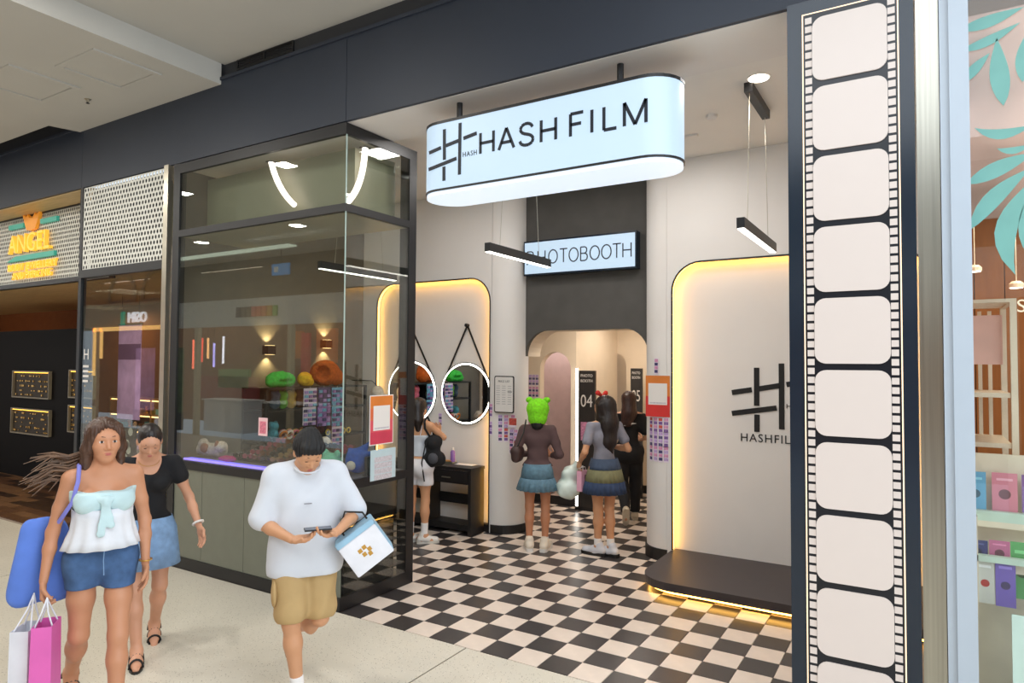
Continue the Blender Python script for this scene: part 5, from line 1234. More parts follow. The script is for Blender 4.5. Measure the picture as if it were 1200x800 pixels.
    def face(s, lips=LIPS, closed=False, brow=BROW):
        k = s.k
        for sx in (-1, 1):
            e = MB(); c = s.hp((sx*.031, .0755, .005)); e.ball(tuple(c), (.0140*k, .0115*k, .0078*k), 10, 8); eo = e.build('eye', EYEW if not closed else s.skin, s.o, True)
            d_ = MB(); c2 = s.hp((sx*.031, .0828, .0055 if not closed else -.001)); d_.ball(tuple(c2), (.0072*k, .0055*k, .0075*k) if not closed else (.010*k, .006*k, .002*k), 10, 6); d_.build('iris' if not closed else 'eyelash', EYED, eo, True)
            b = [s.hp((sx*x_, y_, z_)) for x_, y_, z_ in ((.015, .0905, .030), (.03, .0875, .034), (.050, .072, .026))]; MB().tube([tuple(q) for q in b], [.0022*k, .0028*k, .0014*k], 6).build('eyebrow', brow, s.o, True)
        l_ = MB(); 
        for z_, a_ in ((-.0605, .0230), (-.0675, .0195)):
            l_.tube([tuple(s.hp((x_*a_, .0905-.012*x_*x_, z_+.0015*(1-x_*x_)))) for x_ in np.linspace(-1, 1, 7)], [.001*k, .003*k, .0042*k, .0046*k, .0042*k, .003*k, .001*k], 6)
        l_.build('lips', lips, s.o, True)
    def pick(s, *tags): return [p for p in s.prims if p['tag'] in tags]
    def cloth(s, name, material, prims, off, clips=(), h=.008, noise=None): return blob(name, prims, h, material, s.o, off, clips, noise)
    def shoe(s, S_, mU, mS, name='sneaker', chunky=1.):
        an, fd, up = s.__dict__['foot'+S_]; k = s.k*chunky; sd = np.cross(fd, up); A = an - up*.085*s.k
        P_ = [rc(A-fd*.045*k+up*.048*k, A+fd*.03*k+up*.052*k, .037*k, .039*k, .03), rc(A+fd*.03*k+up*.045*k, A+fd*.135*k+up*.036*k, .042*k, .033*k, .03), rc(A-fd*.02*k+up*.06*k, A-fd*.015*k+up*.098*k, .041*k, .040*k, .02)]
        o_ = blob(name, P_, .007, mU, s.o, 0, [(A+up*.02*k, -up)])
        mb = MB(); out = []
        for (t, w_) in ((-.085, .022), (-.06, .036), (0, .036), (.06, .043), (.11, .042), (.15, .032), (.172, .014)): out.append((t, w_))
        poly = [(w_, t) for t, w_ in out] + [(-w_, t) for t, w_ in reversed(out)]
        mb.prism(poly, .0, .030); mb.v = [tuple(A + sd*p[0]*k + fd*p[1]*k + up*p[2]*k) for p in mb.v]
        mb.build('sole', mS, o_)
        lc = MB()
        for j in range(3): c = A + fd*(.045+.025*j)*k + up*(.088-.010*j)*k; lc.tube([tuple(c-sd*.022*k-up*.004*k), tuple(c+up*.004*k), tuple(c+sd*.022*k-up*.004*k)], .003*k, 5)
        x = lc.build('laces', mS, o_); x['kind'] = 'stuff'
        return o_
    def sock(s, S_, m_, z=.05):
        an = s.J['an'+S_]; kn = s.J['kn'+S_]; d = unit(kn-an); s.cloth('sock', m_, [rc(an-d*.01, an+d*z*s.k, .037*s.k, .039*s.k, .01)], .002, (), .007)
    def sandal(s, S_, m_):
        an, fd, up = s.__dict__['foot'+S_]; k = s.k; sd = np.cross(fd, up); A = an-up*.085*k; mb = MB()
        out = [(-.075, .02), (-.05, .034), (0, .034), (.06, .042), (.12, .040), (.165, .024), (.18, .008)]; poly = [(w_, t) for t, w_ in out]+[(-w_, t) for t, w_ in reversed(out)]
        mb.prism(poly, -.002, .016); mb.v = [tuple(A+sd*p[0]*k+fd*p[1]*k+up*p[2]*k) for p in mb.v]; o_ = mb.build('sandal', m_, s.o)
        for t, hgt in ((.05, .075), (.105, .058), (-.02, .10)):
            mb = MB(); mb.tube([tuple(A+fd*t*k+sd*.042*k*math.cos(a)+up*(.012+hgt*math.sin(a))*k) for a in np.linspace(0, PI, 9)], .0075*k, 6); mb.build('strap', m_, o_)
    def hair(s, material, length=(), h=.007, cap=.012, extra=(), face_cut=True, stri=.0035, fcz=-.022):
        e = s.hel
        P_ = [e((0, -.016, .034), (.074+cap, .094+cap, .086+cap), .03, 'hair')]
        L_ = list(length)
        cut = []
        if face_cut: cut = [e((0, .098, fcz), (.066, .085, .105), .02, 'hair', True)]
        hed = s.J['hed'].copy(); fq = 150
        nz = lambda X, Y, Z: stri*np.sin(np.arctan2(X-hed[0], Y-hed[1]+.02)*34 + 6*np.sin(Z*9)) 
        return blob('hair', P_ + cut + L_ + list(extra), h, material, s.o, 0, (), nz)
def loft(name, rings, material, parent, n=64, pleat=0, amp=0., close_top=True, jitter=0.):
    """rings: (centre, rx, ry, pleat factor)"""
    mb = MB(); vs = []; fs = []
    for (c, rx, ry, pf_) in rings:
        for i in range(n):
            a = 2*PI*i/n; w_ = 1 + amp*pf_*(math.sin(a*pleat) if pleat else 0) + jitter*pf_*math.sin(3*a+c[2]*40)
            vs.append((c[0]+rx*w_*math.cos(a), c[1]+ry*w_*math.sin(a), c[2]))
    for j in range(len(rings)-1):
        for i in range(n): fs.append((j*n+i, j*n+(i+1) % n, (j+1)*n+(i+1) % n, (j+1)*n+i))
    mb.add(vs, fs)
    if close_top: mb.add(vs[(len(rings)-1)*n:], [tuple(range(n))])
    o = mb.build(name, material, parent, True); mo = o.modifiers.new('thickness', 'SOLIDIFY'); mo.thickness = .004; mo.offset = 0
    return o
def bag(nm, lab, cat, loc, rz, W, D, H, mats_, handle=None, taper=1.0, tilt=None, grp=None):
    t = thing(nm, lab, cat, loc, rz, grp)
    if tilt is not None: t.rotation_euler = tilt
    W2, D2 = W*taper, D*taper
    mb = MB(); mb.add([(-W, -D, 0), (W, -D, 0), (W, D, 0), (-W, D, 0), (-W2, -D2, H), (W2, -D2, H), (W2, D2, H), (-W2, D2, H), (-W, 0, .0), (W, 0, 0), (W2*.97, 0, H*.98), (-W2*.97, 0, H*.98)], [(0, 3, 2, 1), (0, 1, 5, 4), (2, 3, 7, 6), (1, 2, 6, 5), (3, 0, 4, 7)])
    o = mb.build('bag_body', mats_[0], t); mo = o.modifiers.new('thickness', 'SOLIDIFY'); mo.thickness = .003; mo.offset = 0
    return t

# ---- woman in front: strapless white top, denim shorts, blue tote, two shopping bags
A_ = Person('woman in a strapless white ruffled top and blue denim shorts carrying shopping bags', (.05, -1.87), (.93, -.37), 1.665, SKIN_A, yaw=6, pitch=2,
            shR=(.155, -.01, 1.33), elR=(.225, -.06, 1.045), wrR=(.262, -.01, .80), elL=(-.215, -.03, 1.06), wrL=(-.205, .09, .84),
            hpR=(.085, -.01, .87), knR=(.095, -.03, .47), anR=(.105, -.33, .16), pR=-42., hpL=(-.085, .01, .87), knL=(-.075, .12, .48), anL=(-.065, .17, .085), hed=(0, .02, 1.525))
A_.add_hand('R', (.03, .05, -1), (-1, .1, 0), 1, .95); A_.add_hand('L', (0, .25, -1), (1, .1, 0), -1, .45)
A_.finish_body(); A_.face()
k = A_.k
top = A_.cloth('bandeau_top', AQUA, A_.pick('torso') + [rc(V3(.075, .085, 1.215)*k, V3(-.075, .085, 1.215)*k, .050*k, None, .05, .8)], .012, [((0, 0, 1.275*k), (0, .10, 1)), ((0, 0, 1.135*k), (0, 0, -1))], .007, folds(.0025, 75, .5))
kn_ = blob('knot', [el((.0, .150*k, 1.215*k), (.022, .018, .030)), rc((.02, .145*k, 1.225*k), (.085, .118*k, 1.245*k), .016, .022, .02, .5), rc((-.02, .145*k, 1.225*k), (-.085, .118*k, 1.24*k), .016, .022, .02, .5), rc((.006, .150*k, 1.20*k), (.022, .158*k, 1.05*k), .012, .022, .02, .35), rc((-.008, .150*k, 1.20*k), (-.026, .155*k, 1.09*k), .012, .020, .02, .35)], .006, AQUA, top, noise=folds(.0015, 90))
hm = [((0, .016, 1.17), .146, .124, 0.), ((0, .014, 1.12), .144, .124, .4), ((0, .008, 1.06), .152, .128, .8), ((0, .006, 1.0), .172, .143, 1.), ((0, .006, .955), .186, .156, 1.2)]
loft('peplum', [((c[0], c[1]*k, c[2]*k), a*k, b*k, w_) for (c, a, b, w_) in hm], PALE, A_.o, 80, 13, .035, False, .02)
A_.cloth('denim_shorts', DEN, A_.pick('torso', 'thigh'), .013, [((0, 0, .985*k), (0, 0, 1)), ((0, 0, .735*k), (.0, 0, -1))], .008, folds(.003, 30, 1.))
mb = MB(); mb.tube([(0, .132*k, .965*k), (0.004, .140*k, .90*k), (0, .135*k, .82*k)], .0025, 5); mb.build('fly_seam', DENL, A_.o)
MB().lathe([(.008, 0), (.008, .004)], 10, (0, .124*k, .972*k), 'y').build('button', GOLD, A_.o)
H_ = lambda v: A_.hp(v)
hb_ = A_.hair(HAIR_BR, [rc(H_((0, -.07, .05)), H_((.01, -.09, -.12)), .075, .065, .04), rc(H_((.058, .025, .075)), H_((.082, -.005, -.03)), .024, .028, .03), rc(H_((.082, -.005, -.03)), H_((.085, -.03, -.13)), .028, .03, .03), rc(H_((-.058, .025, .075)), H_((-.082, -.005, -.03)), .024, .024, .03), rc(H_((-.082, -.005, -.03)), H_((-.078, -.02, -.13)), .024, .024, .03),
        rc(H_((.02, -.09, -.10)), H_((.13, -.14, -.16)), .06, .035, .04), rc(H_((.13, -.14, -.16)), H_((.22, -.16, -.15)), .03, .014, .03), rc(H_((-.02, -.10, -.10)), H_((-.03, -.10, -.24)), .055, .03, .04)], cap=.016)
HAIR_LT = mat('hair_golden_brown', (104, 72, 44), .5, var=.3, scale=30)  # loose strands are a lighter golden brown than the rest
mb = MB(); rnd = random.Random(3)
for q in range(40):
    y0_, z0_ = rnd.uniform(-.17, -.09), rnd.uniform(-.20, -.06); e_ = rnd.uniform(.22, .37); dz_ = rnd.uniform(-.13, .02)
    mb.tube([tuple(H_(v)) for v in ((.07, y0_*.8, z0_*.8), (.15, y0_, z0_-.01), (.15+(e_-.15)*.5, y0_, z0_+.012+dz_*.2), (e_, y0_, z0_+dz_*.7))], [.009, .008, .006, .0015], 5)
x_ = mb.build('loose_strands', HAIR_LT, hb_, True); x_['kind'] = 'stuff'
for S_ in 'RL': A_.sandal(S_, mat('black_white_sandal', (40, 38, 38), .5))
br = MB().torus((A_.J['wrL'][0], A_.J['wrL'][1], A_.J['wrL'][2]+.02), .032, .004, 20, 6, 'z').build('bracelet', GOLD, A_.o, True)
BLUEB = mat('blue_tote_fabric', (92, 128, 214), .8, var=.08, scale=8, bump=.15); STRAPB = mat('violet_strap', (128, 128, 206), .8)
def wp(P, v): M = P.o.matrix_basis; q = M @ Vector(v); return (q[0], q[1], q[2])
A_.o.rotation_euler = A_.o.rotation_euler; bpy.context.view_layer.update()
def world(P, v):
    a = P.o.rotation_euler[2]; return (P.o.location[0]+v[0]*math.cos(a)-v[1]*math.sin(a), P.o.location[1]+v[0]*math.sin(a)+v[1]*math.cos(a), v[2])
ra = A_.o.rotation_euler[2]
t = thing('tote_bag', 'bright blue fabric tote hanging from the shoulder of the woman in the white top', 'tote bag', world(A_, (.245, -.15, .66)), ra)
blob('bag_body', [rc((-.11+.009*q, 0, .05+.042*q), (.12-.005*q, .02, .05+.042*q), .055-.002*q, None, .05, .55) for q in range(10)], .010, BLUEB, t, noise=folds(.008, 9, 2.2))
sh_ = A_.J['shR']; lc = lambda v: (v[0]-.245, v[1]+.15, v[2]-.66)
MB().tube([lc((.235, -.12, 1.04)), lc((.195, .0, 1.13)), lc((.150, .085, 1.23)), lc((.125, .072, 1.34)), lc((.118, .02, 1.413)), lc((.115, -.04, 1.413)), lc((.14, -.10, 1.32)), lc((.24, -.17, 1.04))], .011, 8).build('strap', STRAPB, t, True)
PKB = mat('pink_paper_bag', (226, 104, 184), .5, var=.08, scale=5); WHB = mat('white_paper_bag', (224, 226, 234), .5)
hx_ = A_.J['wrR'] + V3(.0, .02, -.075)
t = bag('shopping_bag', 'pink paper shopping bag held by the woman in the white top', 'shopping bag', world(A_, (hx_[0]-.015, hx_[1]+.06, .17)), ra+1.25, .085, .05, .44, [PKB], taper=.9)
for d in (-.05, .05): MB().tube([(-.045, d*.8, .43), (-.03, d*.3, .50), (0, 0, hx_[2]-.165), (.03, d*.3, .50), (.045, d*.8, .43)], .004, 6).build('handle', WHB, t)
MB().box(-.055, .055, -.0528, -.0505, .14, .30).xf(Matrix.Rotation(-.011, 4, 'X')).build('printed_mark', mat('pale_pink_print', (240, 160, 212), .5), t)
t = bag('shopping_bag', 'white paper shopping bag with a dark picture beside the pink one', 'shopping bag', world(A_, (hx_[0]+.065, hx_[1]-.03, .14)), ra+1.1, .085, .045, .44, [WHB], taper=.95)
for d in (-.04, .04): MB().tube([(-.05, d, .43), (-.06, d*.3, .52), (-.06, 0, hx_[2]-.14), (-.02, d*.3, .52), (.05, d, .43)], .004, 6).build('handle', WHB, t)
MB().box(.01, .07, -.0475, -.0455, .04, .38).build('printed_picture', mat('brown_picture', (96, 70, 52), .5, var=.5, scale=10), t)

# ---- woman in black top
B_ = Person('woman in a black top and light denim skirt looking down while walking', (-.567, -1.249), (.86, -.5), 1.585, SKIN_B, yaw=4, pitch=-30, nek=(0, .0, 1.375), hed=(0, .055, 1.505),
            elL=(-.265, -.01, 1.08), wrL=(-.33, .11, .88), elR=(.21, -.08, 1.07), wrR=(.20, .02, .84), hpR=(.085, .02, .87), knR=(.075, .12, .48), anR=(.05, .17, .085), hpL=(-.085, -.02, .87), knL=(-.085, .0, .47), anL=(-.06, -.24, .12), pL=-25.)
B_.add_hand('L', (-.25, .45, -1), (.8, .5, 0), -1, .4); B_.add_hand('R', (0, .2, -1), (-1, .1, 0), 1, .5)
B_.finish_body(); B_.face(closed=True); k = B_.k
B_.cloth('black_top', BTEE, B_.pick('torso') + [rc(B_.J['sh'+q], B_.J['sh'+q]*.62+B_.J['el'+q]*.38, .054*k, .052*k, .02) for q in 'RL'] + [el((0, .12*k, 1.385*k), V3(.088, .13, .105)*k, .01, None, '', True)], .010, [((0, 0, 1.395*k), (0, 0, 1)), ((0, 0, .925*k), (0, 0, -1))], .008, folds(.003, 35))
loft('denim_skirt', [((0, -.005, .965*k), .155*k, .125*k, 0.), ((0, -.01, .88*k), .188*k, .160*k, .5), ((0, .0, .75*k), .200*k, .178*k, 1.), ((0, .01, .63*k), .212*k, .190*k, 1.)], DENL, B_.o, 64, 0, 0, False, .015)
B_.hair(HAIR_DK, [rc(B_.hp((0, -.08, -.01)), B_.hp((0, -.12, -.03)), .045, .035, .03)], cap=.006, stri=.0015)
for S_ in 'RL': B_.sandal(S_, BLACKP)
dL = limb_dir(B_.J['elL'], B_.J['wrL']); a_, b_ = frame(dL)
c_ = B_.J['wrL'] - dL*.03; MB().tube([tuple(c_ + (a_*math.cos(t)+b_*math.sin(t))*.033) for t in np.linspace(0, 2*PI, 17)[:-1]], .008, 8, closed=True).build('bracelet', WHITE, B_.o, True)
MB().tube([tuple(V3(.065*math.cos(t), .045+.075*math.sin(t)*.9, 1.372-.035*math.sin(t))*k) for t in np.linspace(.1, PI-.1, 13)], .002, 5).build('necklace', GOLD, B_.o, True)

# ---- man in white tee
C_ = Person('man in an oversized white t-shirt and tan cargo shorts looking at a phone', (.806, -1.081), (.80, -.60), 1.635, SKIN_C, female=False, build=.92, pitch=-34, yaw=14,
            pel=(0, -.01, .90), wai=(0, .0, 1.06), che=(0, .01, 1.235), nek=(0, .025, 1.37), hed=(0, .105, 1.475), shR=(.178, .005, 1.325), elR=(.255, .02, 1.06), wrR=(.09, .235, 1.00),
            shL=(-.178, .005, 1.325), elL=(-.30, .03, 1.08), wrL=(-.16, .255, 1.03), hpR=(.09, .02, .87), knR=(.08, .09, .48), anR=(.035, .07, .085), hpL=(-.09, -.01, .87), knL=(-.09, .05, .475), anL=(.05, -.31, .29), pL=-60.)
C_.add_hand('R', (-.85, .45, .1), (.1, .25, 1), 1, .55); C_.add_hand('L', (.85, .45, .0), (-.1, .25, 1), -1, .55)
C_.finish_body(); C_.face(closed=True); k = C_.k
J = C_.J
sl = [rc(J['sh'+q]*.97+J['nek']*.03, J['sh'+q]*.16+J['el'+q]*.84+V3(0, 0, -.01), .066*k, .082*k, .04, None) for q in 'RL']
sl_d = [unit(J['el'+q]-J['sh'+q]) for q in 'RL']
C_.cloth('t_shirt', WTEE, [rc(V3(.07, .0, 1.24)*k, V3(-.07, .0, 1.24)*k, .135*k, None, .06, .80), rc(V3(.05, .01, 1.15)*k, V3(.07, .005, .80)*k, .138*k, .155*k, .06, .88), rc(V3(-.05, .01, 1.15)*k, V3(-.07, .005, .80)*k, .138*k, .155*k, .06, .88),
        rc(J['shR'], J['nek']+V3(.02, 0, -.005), .066*k, .072*k, .05), rc(J['shL'], J['nek']+V3(-.02, 0, -.005), .066*k, .072*k, .05)] + sl + [el(J['nek']+V3(0, .05, .05)*k, V3(.075, .095, .050)*k, .015, None, '', True)], 0, [((0, 0, .745*k), (0, 0, -1))], .008, folds(.005, 22, .8))
MB().tube([tuple(J['nek']+V3(.078*math.cos(t), .035+.092*math.sin(t), .022-.034*math.sin(t))*k) for t in np.linspace(0, 2*PI, 25)[:-1]], .006, 6, closed=True).build('collar', WTEE, C_.o, True)
MB().box(-.022, .022, .158, .160, 1.168, 1.174).build('chest_print', mat('grey_chest_print', (130, 130, 138), .7), C_.o)
shr = []
for q in 'RL': shr += [rc(J['hp'+q]+V3(0, 0, -.02), J['hp'+q]*.16+J['kn'+q]*.84, .098*k, .096*k, .04)]
dR = unit(J['knR']-J['hpR'])
C_.cloth('cargo_shorts', TAN, [rc(V3(.06, -.01, .86)*k, V3(-.06, -.01, .86)*k, .118*k, None, .05, .9)] + shr, 0, [((0, 0, .88*k), (0, 0, 1)), ((0, 0, .475*k), (0, .1, -1))], .008, folds(.005, 28, 1.2))
pk_ = blob('cargo_pocket', [el(J['hpR']*.45+J['knR']*.55+V3(.092, .02, 0)*k, V3(.018, .065, .080)*k)], .008, TAN, C_.o)
C_.hair(HAIR_BL, [rc(C_.hp((0, .055, .085)), C_.hp((.0, -.03, .11)), .035, .04, .05), rc(C_.hp((-.045, .062, .085)), C_.hp((.045, .062, .085)), .022, .022, .03)], cap=.012, fcz=-.030)
for S_ in 'RL': C_.sock(S_, SOCK, .06); C_.shoe(S_, mat('white_black_sneaker', (216, 216, 222), .6) if S_ == 'R' else bpy.data.materials['white_black_sneaker'], BLACKP)
rc_ = C_.o.rotation_euler[2]
ph = thing('phone', 'dark phone held in front of the man in the white t-shirt', 'phone', world(C_, (-.045*k, .292*k, 1.062*k)), rc_)
MB().box(-.075, .075, -.037, .037, -.004, .004).build('phone_body', BLACK, ph, bevel=.002); MB().box(-.070, .070, -.033, .033, .0041, .0048).build('screen', mat('phone_screen', (60, 66, 80), .1), ph)
bx = thing('gift_bag', 'white box-shaped bag with pale blue side hanging from the forearm of the man', 'gift bag', world(C_, (-.33, .17, .90)), rc_ - .15)
bx.rotation_euler = (0.05, .62, rc_ - .10)
WB2 = mat('white_card_box', (226, 226, 232), .5); BB2 = mat('pale_blue_card_box', (150, 190, 214), .5)
MB().box(-.125, .125, -.09, .09, -.11, .09).build('box_body', WB2, bx, bevel=.004)
MB().box(-.127, .127, -.092, .092, .0905, .125).build('blue_lid', BB2, bx, bevel=.004); MB().box(-.1275, -.1252, -.088, .088, -.1, .09).build('blue_side', BB2, bx)
for (x, z) in ((-.02, -.01), (.0, .015), (.02, -.02), (.03, .01), (-.01, -.035)): MB().box(x-.012, x+.012, .0902, .0912, z-.012, z+.012).build('printed_mark', GOLD, bx)
MB().tube([(-.10, .0, .12), (-.10, -.01, .17), (-.02, -.02, .235), (.06, -.01, .17), (.06, 0, .12)], .006, 6).build('handle', BLACKP, bx, True)

# ---- girl at the mirror
D_ = Person('young woman in a white camisole and shorts with raised arms facing the round mirrors', (-.83, 1.97), (-.2, 1), 1.60, SKIN_C, elR=(.27, .10, 1.20), wrR=(.13, .27, 1.24), elL=(-.24, .10, 1.18), wrL=(-.10, .25, 1.26), knR=(.085, .02, .475), anR=(.085, .0, .085), tR=-55., tL=-20., hpL=(-.085, 0, .87), pitch=-8)
D_.add_hand('R', (-.6, .5, .5), (-.3, -.6, .5), 1, .8); D_.add_hand('L', (.5, .4, .6), (.3, -.6, .5), -1, .8)
D_.finish_body(.012, .008, .006); k = D_.k
D_.cloth('camisole', WTEE, D_.pick('torso'), .010, [((0, 0, 1.235*k), (0, -.05, 1)), ((0, 0, .99*k), (0, 0, -1))], .009, folds(.003, 35))
for x in (-.07, .07): MB().tube([(x*k, -.095*k, 1.23*k), (x*k*1.05, -.05*k, 1.365*k), (x*k*1.05, .03*k, 1.375*k), (x*k, .105*k, 1.24*k)], .004, 5).build('shoulder_strap', WTEE, D_.o)
D_.cloth('white_shorts', mat('off_white_jersey', (216, 212, 214), .85), D_.pick('torso', 'thigh'), .022, [((0, 0, .965*k), (0, 0, 1)), ((0, 0, .66*k), (0, 0, -1))], .009, folds(.004, 30, 1.))
D_.hair(HAIR_DK, [rc(D_.hp((0, -.07, .03)), D_.hp((.02, -.07, -.13)), .07, .06, .04), rc(D_.hp((.02, -.07, -.13)), D_.hp((.03, -.05, -.24)), .055, .03, .04)], .010)
for S_ in 'RL': D_.sock(S_, SOCK, .14); D_.shoe(S_, SNK, SOLE)
rd = D_.o.rotation_euler[2]
bp_ = thing('backpack', 'black backpack hanging from one shoulder of the woman at the mirror', 'backpack', world(D_, (.17, .02, .85)), rd)
blob('pack_body', [rc((.0, -.05, .08), (.04, .06, .08), .085, None, .04, .75), rc((0, -.05, .26), (.02, .03, .27), .075, None, .04, .75), rc((0, 0, .1), (0, 0, .26), .09, .08, .04, .8)], .011, BTEE, bp_, noise=folds(.004, 30)); blob('front_pocket', [el((.05, -.10, .10), (.06, .035, .06))], .010, mat('grey_mesh_pocket', (70, 70, 76), .8), bp_)
MB().tube([(-.01, -.06, .33), (-.05, -.10, .42), (-.07, -.075, .50), (-.075, .0, .545), (-.06, .08, .44), (-.01, .05, .30)], .012, 6).build('shoulder_strap', BTEE, bp_, True); MB().tube([(-.02, -.12, .30), (-.06, -.15, .05), (-.03, -.14, -.15)], .008, 6).build('loose_strap', BTEE, bp_, True)

# ---- girl with the green plush hat
E_ = Person('young woman in a green frog plush hat, brown top and denim ruffle skirt', (.43, 2.44), (-.4, .9), 1.58, SKIN_D, elR=(.25, -.05, 1.07), wrR=(.15, .17, 1.03), elL=(-.245, -.05, 1.07), wrL=(-.13, .18, 1.04), anR=(.088, -.02, .085), tR=-12., tL=12., pitch=-6)
E_.add_hand('R', (-.5, .8, .1), (-.5, .1, .6), 1, .7); E_.add_hand('L', (.5, .8, .1), (.5, .1, .6), -1, .7)
E_.finish_body(.012, .008, .006); k = E_.k
BRN = mat('brown_jersey', (88, 66, 66), .85, var=.06, bump=.1)
E_.cloth('long_sleeve_top', BRN, E_.pick('torso', 'arm', 'fore'), .012, [((0, 0, 1.395*k), (0, .1, 1)), ((0, 0, .93*k), (0, 0, -1)), ((0, .15*k, 0), (0, 1, .0))], .009, folds(.003, 40))
sk_ = loft('denim_skirt', [((0, -.015, .965*k), .150*k, .125*k, 0.), ((0, -.02, .90*k), .172*k, .15*k, .0), ((0, -.02, .80*k), .186*k, .168*k, .2)], DENG, E_.o, 72, 18, .02, False)
loft('ruffle', [((0, -.02, .81*k), .188*k, .170*k, .2), ((0, -.02, .76*k), .205*k, .188*k, 1.), ((0, -.02, .675*k), .228*k, .208*k, 1.6)], DENG, sk_, 96, 20, .028, False)
E_.hair(HAIR_BL, [rc(E_.hp((0, -.06, .0)), E_.hp((0, -.05, -.13)), .075, .07, .03)], .010)
GRN = mat('lime_plush', (124, 214, 30), .95, var=.2, scale=40, bump=.6)
eh = lambda c, sz: E_.hel(c, sz, .03)
ht = thing('frog_hat', 'lime green plush frog hat worn by the woman in the brown top', 'plush hat', E_.o.location, E_.o.rotation_euler[2])
blob('hat_body', [eh((0, -.02, .055), (.122, .128, .108)), rc(E_.hp((0, -.035, .03)), E_.hp((0, -.04, -.05)), .120*k, .108*k, .03), el(E_.hp((0, .10, -.05)), (.06, .06, .10), .02, None, '', True)], .009, GRN, ht, noise=fuzz(.004, 150))
for x in (-.098, .098): blob('ear', [eh((x, -.01, .145), (.042, .034, .034))], .008, GRN, ht, noise=fuzz(.003, 150))
for S_ in 'RL': E_.sock(S_, SOCK, .05); E_.shoe(S_, mat('cream_sneaker', (226, 214, 196), .6) if S_ == 'R' else bpy.data.materials['cream_sneaker'], SNK, chunky=1.2)
re_ = E_.o.rotation_euler[2]
hb = thing('shoulder_bag', 'small dark brown shoulder bag at the left side of the woman in the green hat', 'shoulder bag', world(E_, (-.20, -.10, .99)), re_)
blob('bag_body', [rc((-.02, -.04, .07), (.0, .06, .07), .06, None, .03, .7), rc((-.02, -.04, .0), (0, .06, .0), .05, None, .03, .7)], .010, mat('brown_leather', (62, 42, 40), .5), hb); MB().tube([(-.01, -.05, .10), (.06, -.02, .27), (.075, .06, .395), (.06, .13, .30), (.0, .06, .10)], .008, 6).build('strap', BLACKP, hb, True)

# ---- girl with the red bow
F_ = Person('young woman with long dark hair, red bow, grey t-shirt and pleated gradient skirt', (1.125, 2.62), (-.75, .65), 1.655, SKIN_C, yaw=25, elL=(-.235, -.04, 1.08), wrL=(-.215, .13, .96), elR=(.25, -.06, 1.10), wrR=(.12, .17, 1.12), tL=38., tR=30., knL=(-.06, .015, .475), anL=(-.055, .03, .085), knR=(.06, .0, .475), anR=(.06, -.04, .085))
F_.add_hand('L', (0, .5, -.9), (1, .1, 0), -1, .95); F_.add_hand('R', (-.6, .7, .2), (-.5, -.2, .7), 1, .7)
F_.finish_body(.012, .008, .006); k = F_.k
GTE = mat('heather_grey_cotton', (136, 136, 148), .85, var=.08, scale=20)
F_.cloth('t_shirt', GTE, F_.pick('torso') + [rc(F_.J['sh'+q], F_.J['sh'+q]*.42+F_.J['el'+q]*.58, .043*k, .046*k, .02) for q in 'RL'], .007, [((0, 0, 1.385*k), (0, 0, 1)), ((0, 0, .99*k), (0, 0, -1))], .009, folds(.004, 35))
sk_ = loft('pleated_skirt', [((0, -.01, 1.01*k), .140*k, .115*k, 0.), ((0, -.015, .93*k), .165*k, .145*k, .4), ((0, -.015, .90*k), .172*k, .152*k, .6)], mat('washed_navy_denim', (60, 74, 96), .85, var=.15, scale=20), F_.o, 96, 24, .03, False)
loft('olive_band', [((0, -.015, .90*k), .173*k, .153*k, .6), ((0, -.015, .83*k), .188*k, .170*k, .8), ((0, -.015, .775*k), .200*k, .182*k, 1.)], mat('olive_dye', (118, 116, 84), .85, var=.12, scale=14), sk_, 96, 24, .03, False)
loft('navy_band', [((0, -.015, .776*k), .200*k, .182*k, 1.), ((0, -.015, .72*k), .212*k, .195*k, 1.1), ((0, -.015, .655*k), .226*k, .208*k, 1.3)], mat('navy_dye', (46, 62, 92), .85, var=.12, scale=14), sk_, 96, 24, .03, False)
h_ = F_.hp
F_.hair(HAIR_DK, [rc(h_((0, -.06, .03)), h_((-.01, -.09, -.15)), .090, .095, .04, .8), rc(h_((-.01, -.09, -.15)), h_((-.01, -.10, -.34)), .095, .075, .04, .6), rc(h_((-.03, -.1, -.34)), h_((.02, -.10, -.46)), .06, .014, .04, .6), rc(h_((-.07, -.01, .02)), h_((-.078, .0, -.2)), .035, .03, .03), rc(h_((.07, -.01, .02)), h_((.078, -.03, -.24)), .035, .03, .03)], .010, cap=.016)
REDB = mat('red_ribbon', (206, 44, 36), .7)
bw = thing('hair_bow', 'red bow on top of the head of the woman in the grey t-shirt', 'bow', F_.o.location, F_.o.rotation_euler[2])
blob('loop', [rc(h_((-.01, .02, .132)), h_((-.065, .02, .160)), .013, .028, .01, .6)], .007, REDB, bw); blob('loop', [rc(h_((.01, .02, .132)), h_((.06, .02, .155)), .013, .028, .01, .6)], .007, REDB, bw); blob('knot', [el(h_((0, .02, .133)), (.017, .017, .017))], .007, REDB, bw)
for S_ in 'RL': F_.sock(S_, SOCK, .08); F_.shoe(S_, mat('silver_sneaker', (206, 208, 216), .45, var=.08) if S_ == 'R' else bpy.data.materials['silver_sneaker'], BLACKP, chunky=1.1)
rf = F_.o.rotation_euler[2]; hw = F_.J['wrL'] + V3(0, .05, -.07)
t = thing('plastic_bag', 'pale green-white plastic carrier bag held by the woman with the red bow', 'carrier bag', world(F_, (hw[0]-.075, hw[1]+.08, .545)), rf)
blob('bag_body', [rc((-.02, -.06, .10), (.0, .06, .10), .085, None, .05, .6), rc((0, -.03, .24), (.02, .04, .24), .06, None, .05, .6), rc((0, 0, .12), (.06, 0, .34), .07, .018, .05, .7)], .010, mat('pale_mint_plastic', (206, 220, 212), .35, var=.08, scale=12), t, noise=folds(.006, 40, 1.5))
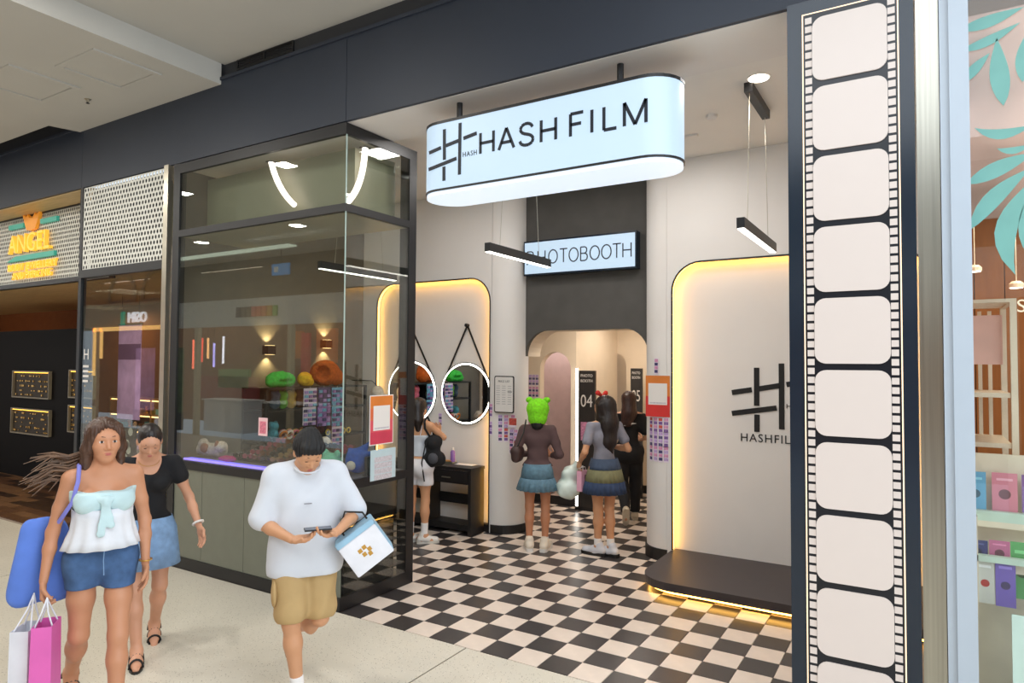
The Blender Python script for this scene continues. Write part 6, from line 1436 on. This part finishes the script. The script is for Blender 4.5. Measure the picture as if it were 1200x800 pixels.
t.scale = (1.45, 1.3, 1.15)
MB().tube([(.055, -.01, .33), (.075, -.05, (hw[2]-.545)/1.15), (.085, -.07, (hw[2]-.53)/1.15)], .007, 6).build('handle', WHITE, t, True)
t = bag('paper_bag', 'small pink paper bag held by the woman with the red bow', 'paper bag', world(F_, (hw[0]+.03, hw[1]-.06, .66)), rf+.5, .065, .03, .21, [mat('pale_pink_paper', (226, 168, 190), .5)])
for d in (-.02, .02): MB().tube([(-.03, d, .205), (-.02, d*.5, .25), (-.03, .04, hw[2]-.665), (.02, d*.5, .25), (.03, d, .205)], .003, 5).build('handle', WHITE, t)
MB().box(-.012, .012, -.0325, -.0305, .08, .17).build('printed_mark', mat('plum_print', (120, 60, 90), .5), t)

# ---- person in black further inside
G_ = Person('person in black t-shirt and black trousers with long hair walking away under the arch', (.76, 4.22), (-.45, .9), 1.64, SKIN_B, elR=(.24, -.02, 1.08), wrR=(.19, .20, 1.02), elL=(-.23, -.02, 1.07), wrL=(-.17, .2, 1.02), knR=(.09, .08, .48), anR=(.09, .10, .085), knL=(-.08, .0, .46), anL=(-.06, -.30, .20), pL=-62., pitch=-8)
G_.add_hand('R', (-.3, .8, .1), (-.8, .1, .3), 1, .6); G_.add_hand('L', (.3, .8, .1), (.8, .1, .3), -1, .6)
G_.finish_body(.014, .009, .007); k = G_.k
bt = G_.cloth('black_t_shirt', BTEE, G_.pick('torso') + [rc(G_.J['sh'+q], G_.J['sh'+q]*.35+G_.J['el'+q]*.65, .048*k, .058*k, .02) for q in 'RL'], .018, [((0, 0, 1.375*k), (0, 0, 1)), ((0, 0, .90*k), (0, 0, -1))], .010, folds(.004, 30))
G_.cloth('black_trousers', BTEE, G_.pick('torso', 'thigh', 'calf'), .026, [((0, 0, .97*k), (0, 0, 1)), ((0, 0, .10*k), (0, 0, -1))], .011, folds(.005, 26, 1.))
MB().prism([(-.10, -.012), (-.02, -.02), (.05, 0), (.11, .012), (.03, .022), (-.05, .012)], -.148, -.145, 'y').xf(Matrix.Translation((-.02, 0, 1.245*k))).build('back_print', WHITE, bt)
h_ = G_.hp
G_.hair(HAIR_RD, [rc(h_((0, -.06, .03)), h_((0, -.08, -.15)), .088, .092, .04), rc(h_((0, -.08, -.15)), h_((-.02, -.10, -.27)), .09, .065, .04, .7), rc(h_((-.04, -.09, -.2)), h_((-.09, -.10, -.32)), .05, .02, .04)], .010)
for S_ in 'RL': G_.shoe(S_, mat('beige_sneaker', (190, 176, 154), .7) if S_ == 'R' else bpy.data.materials['beige_sneaker'], mat('beige_sole', (206, 194, 172), .7) if S_ == 'R' else bpy.data.materials['beige_sole'])
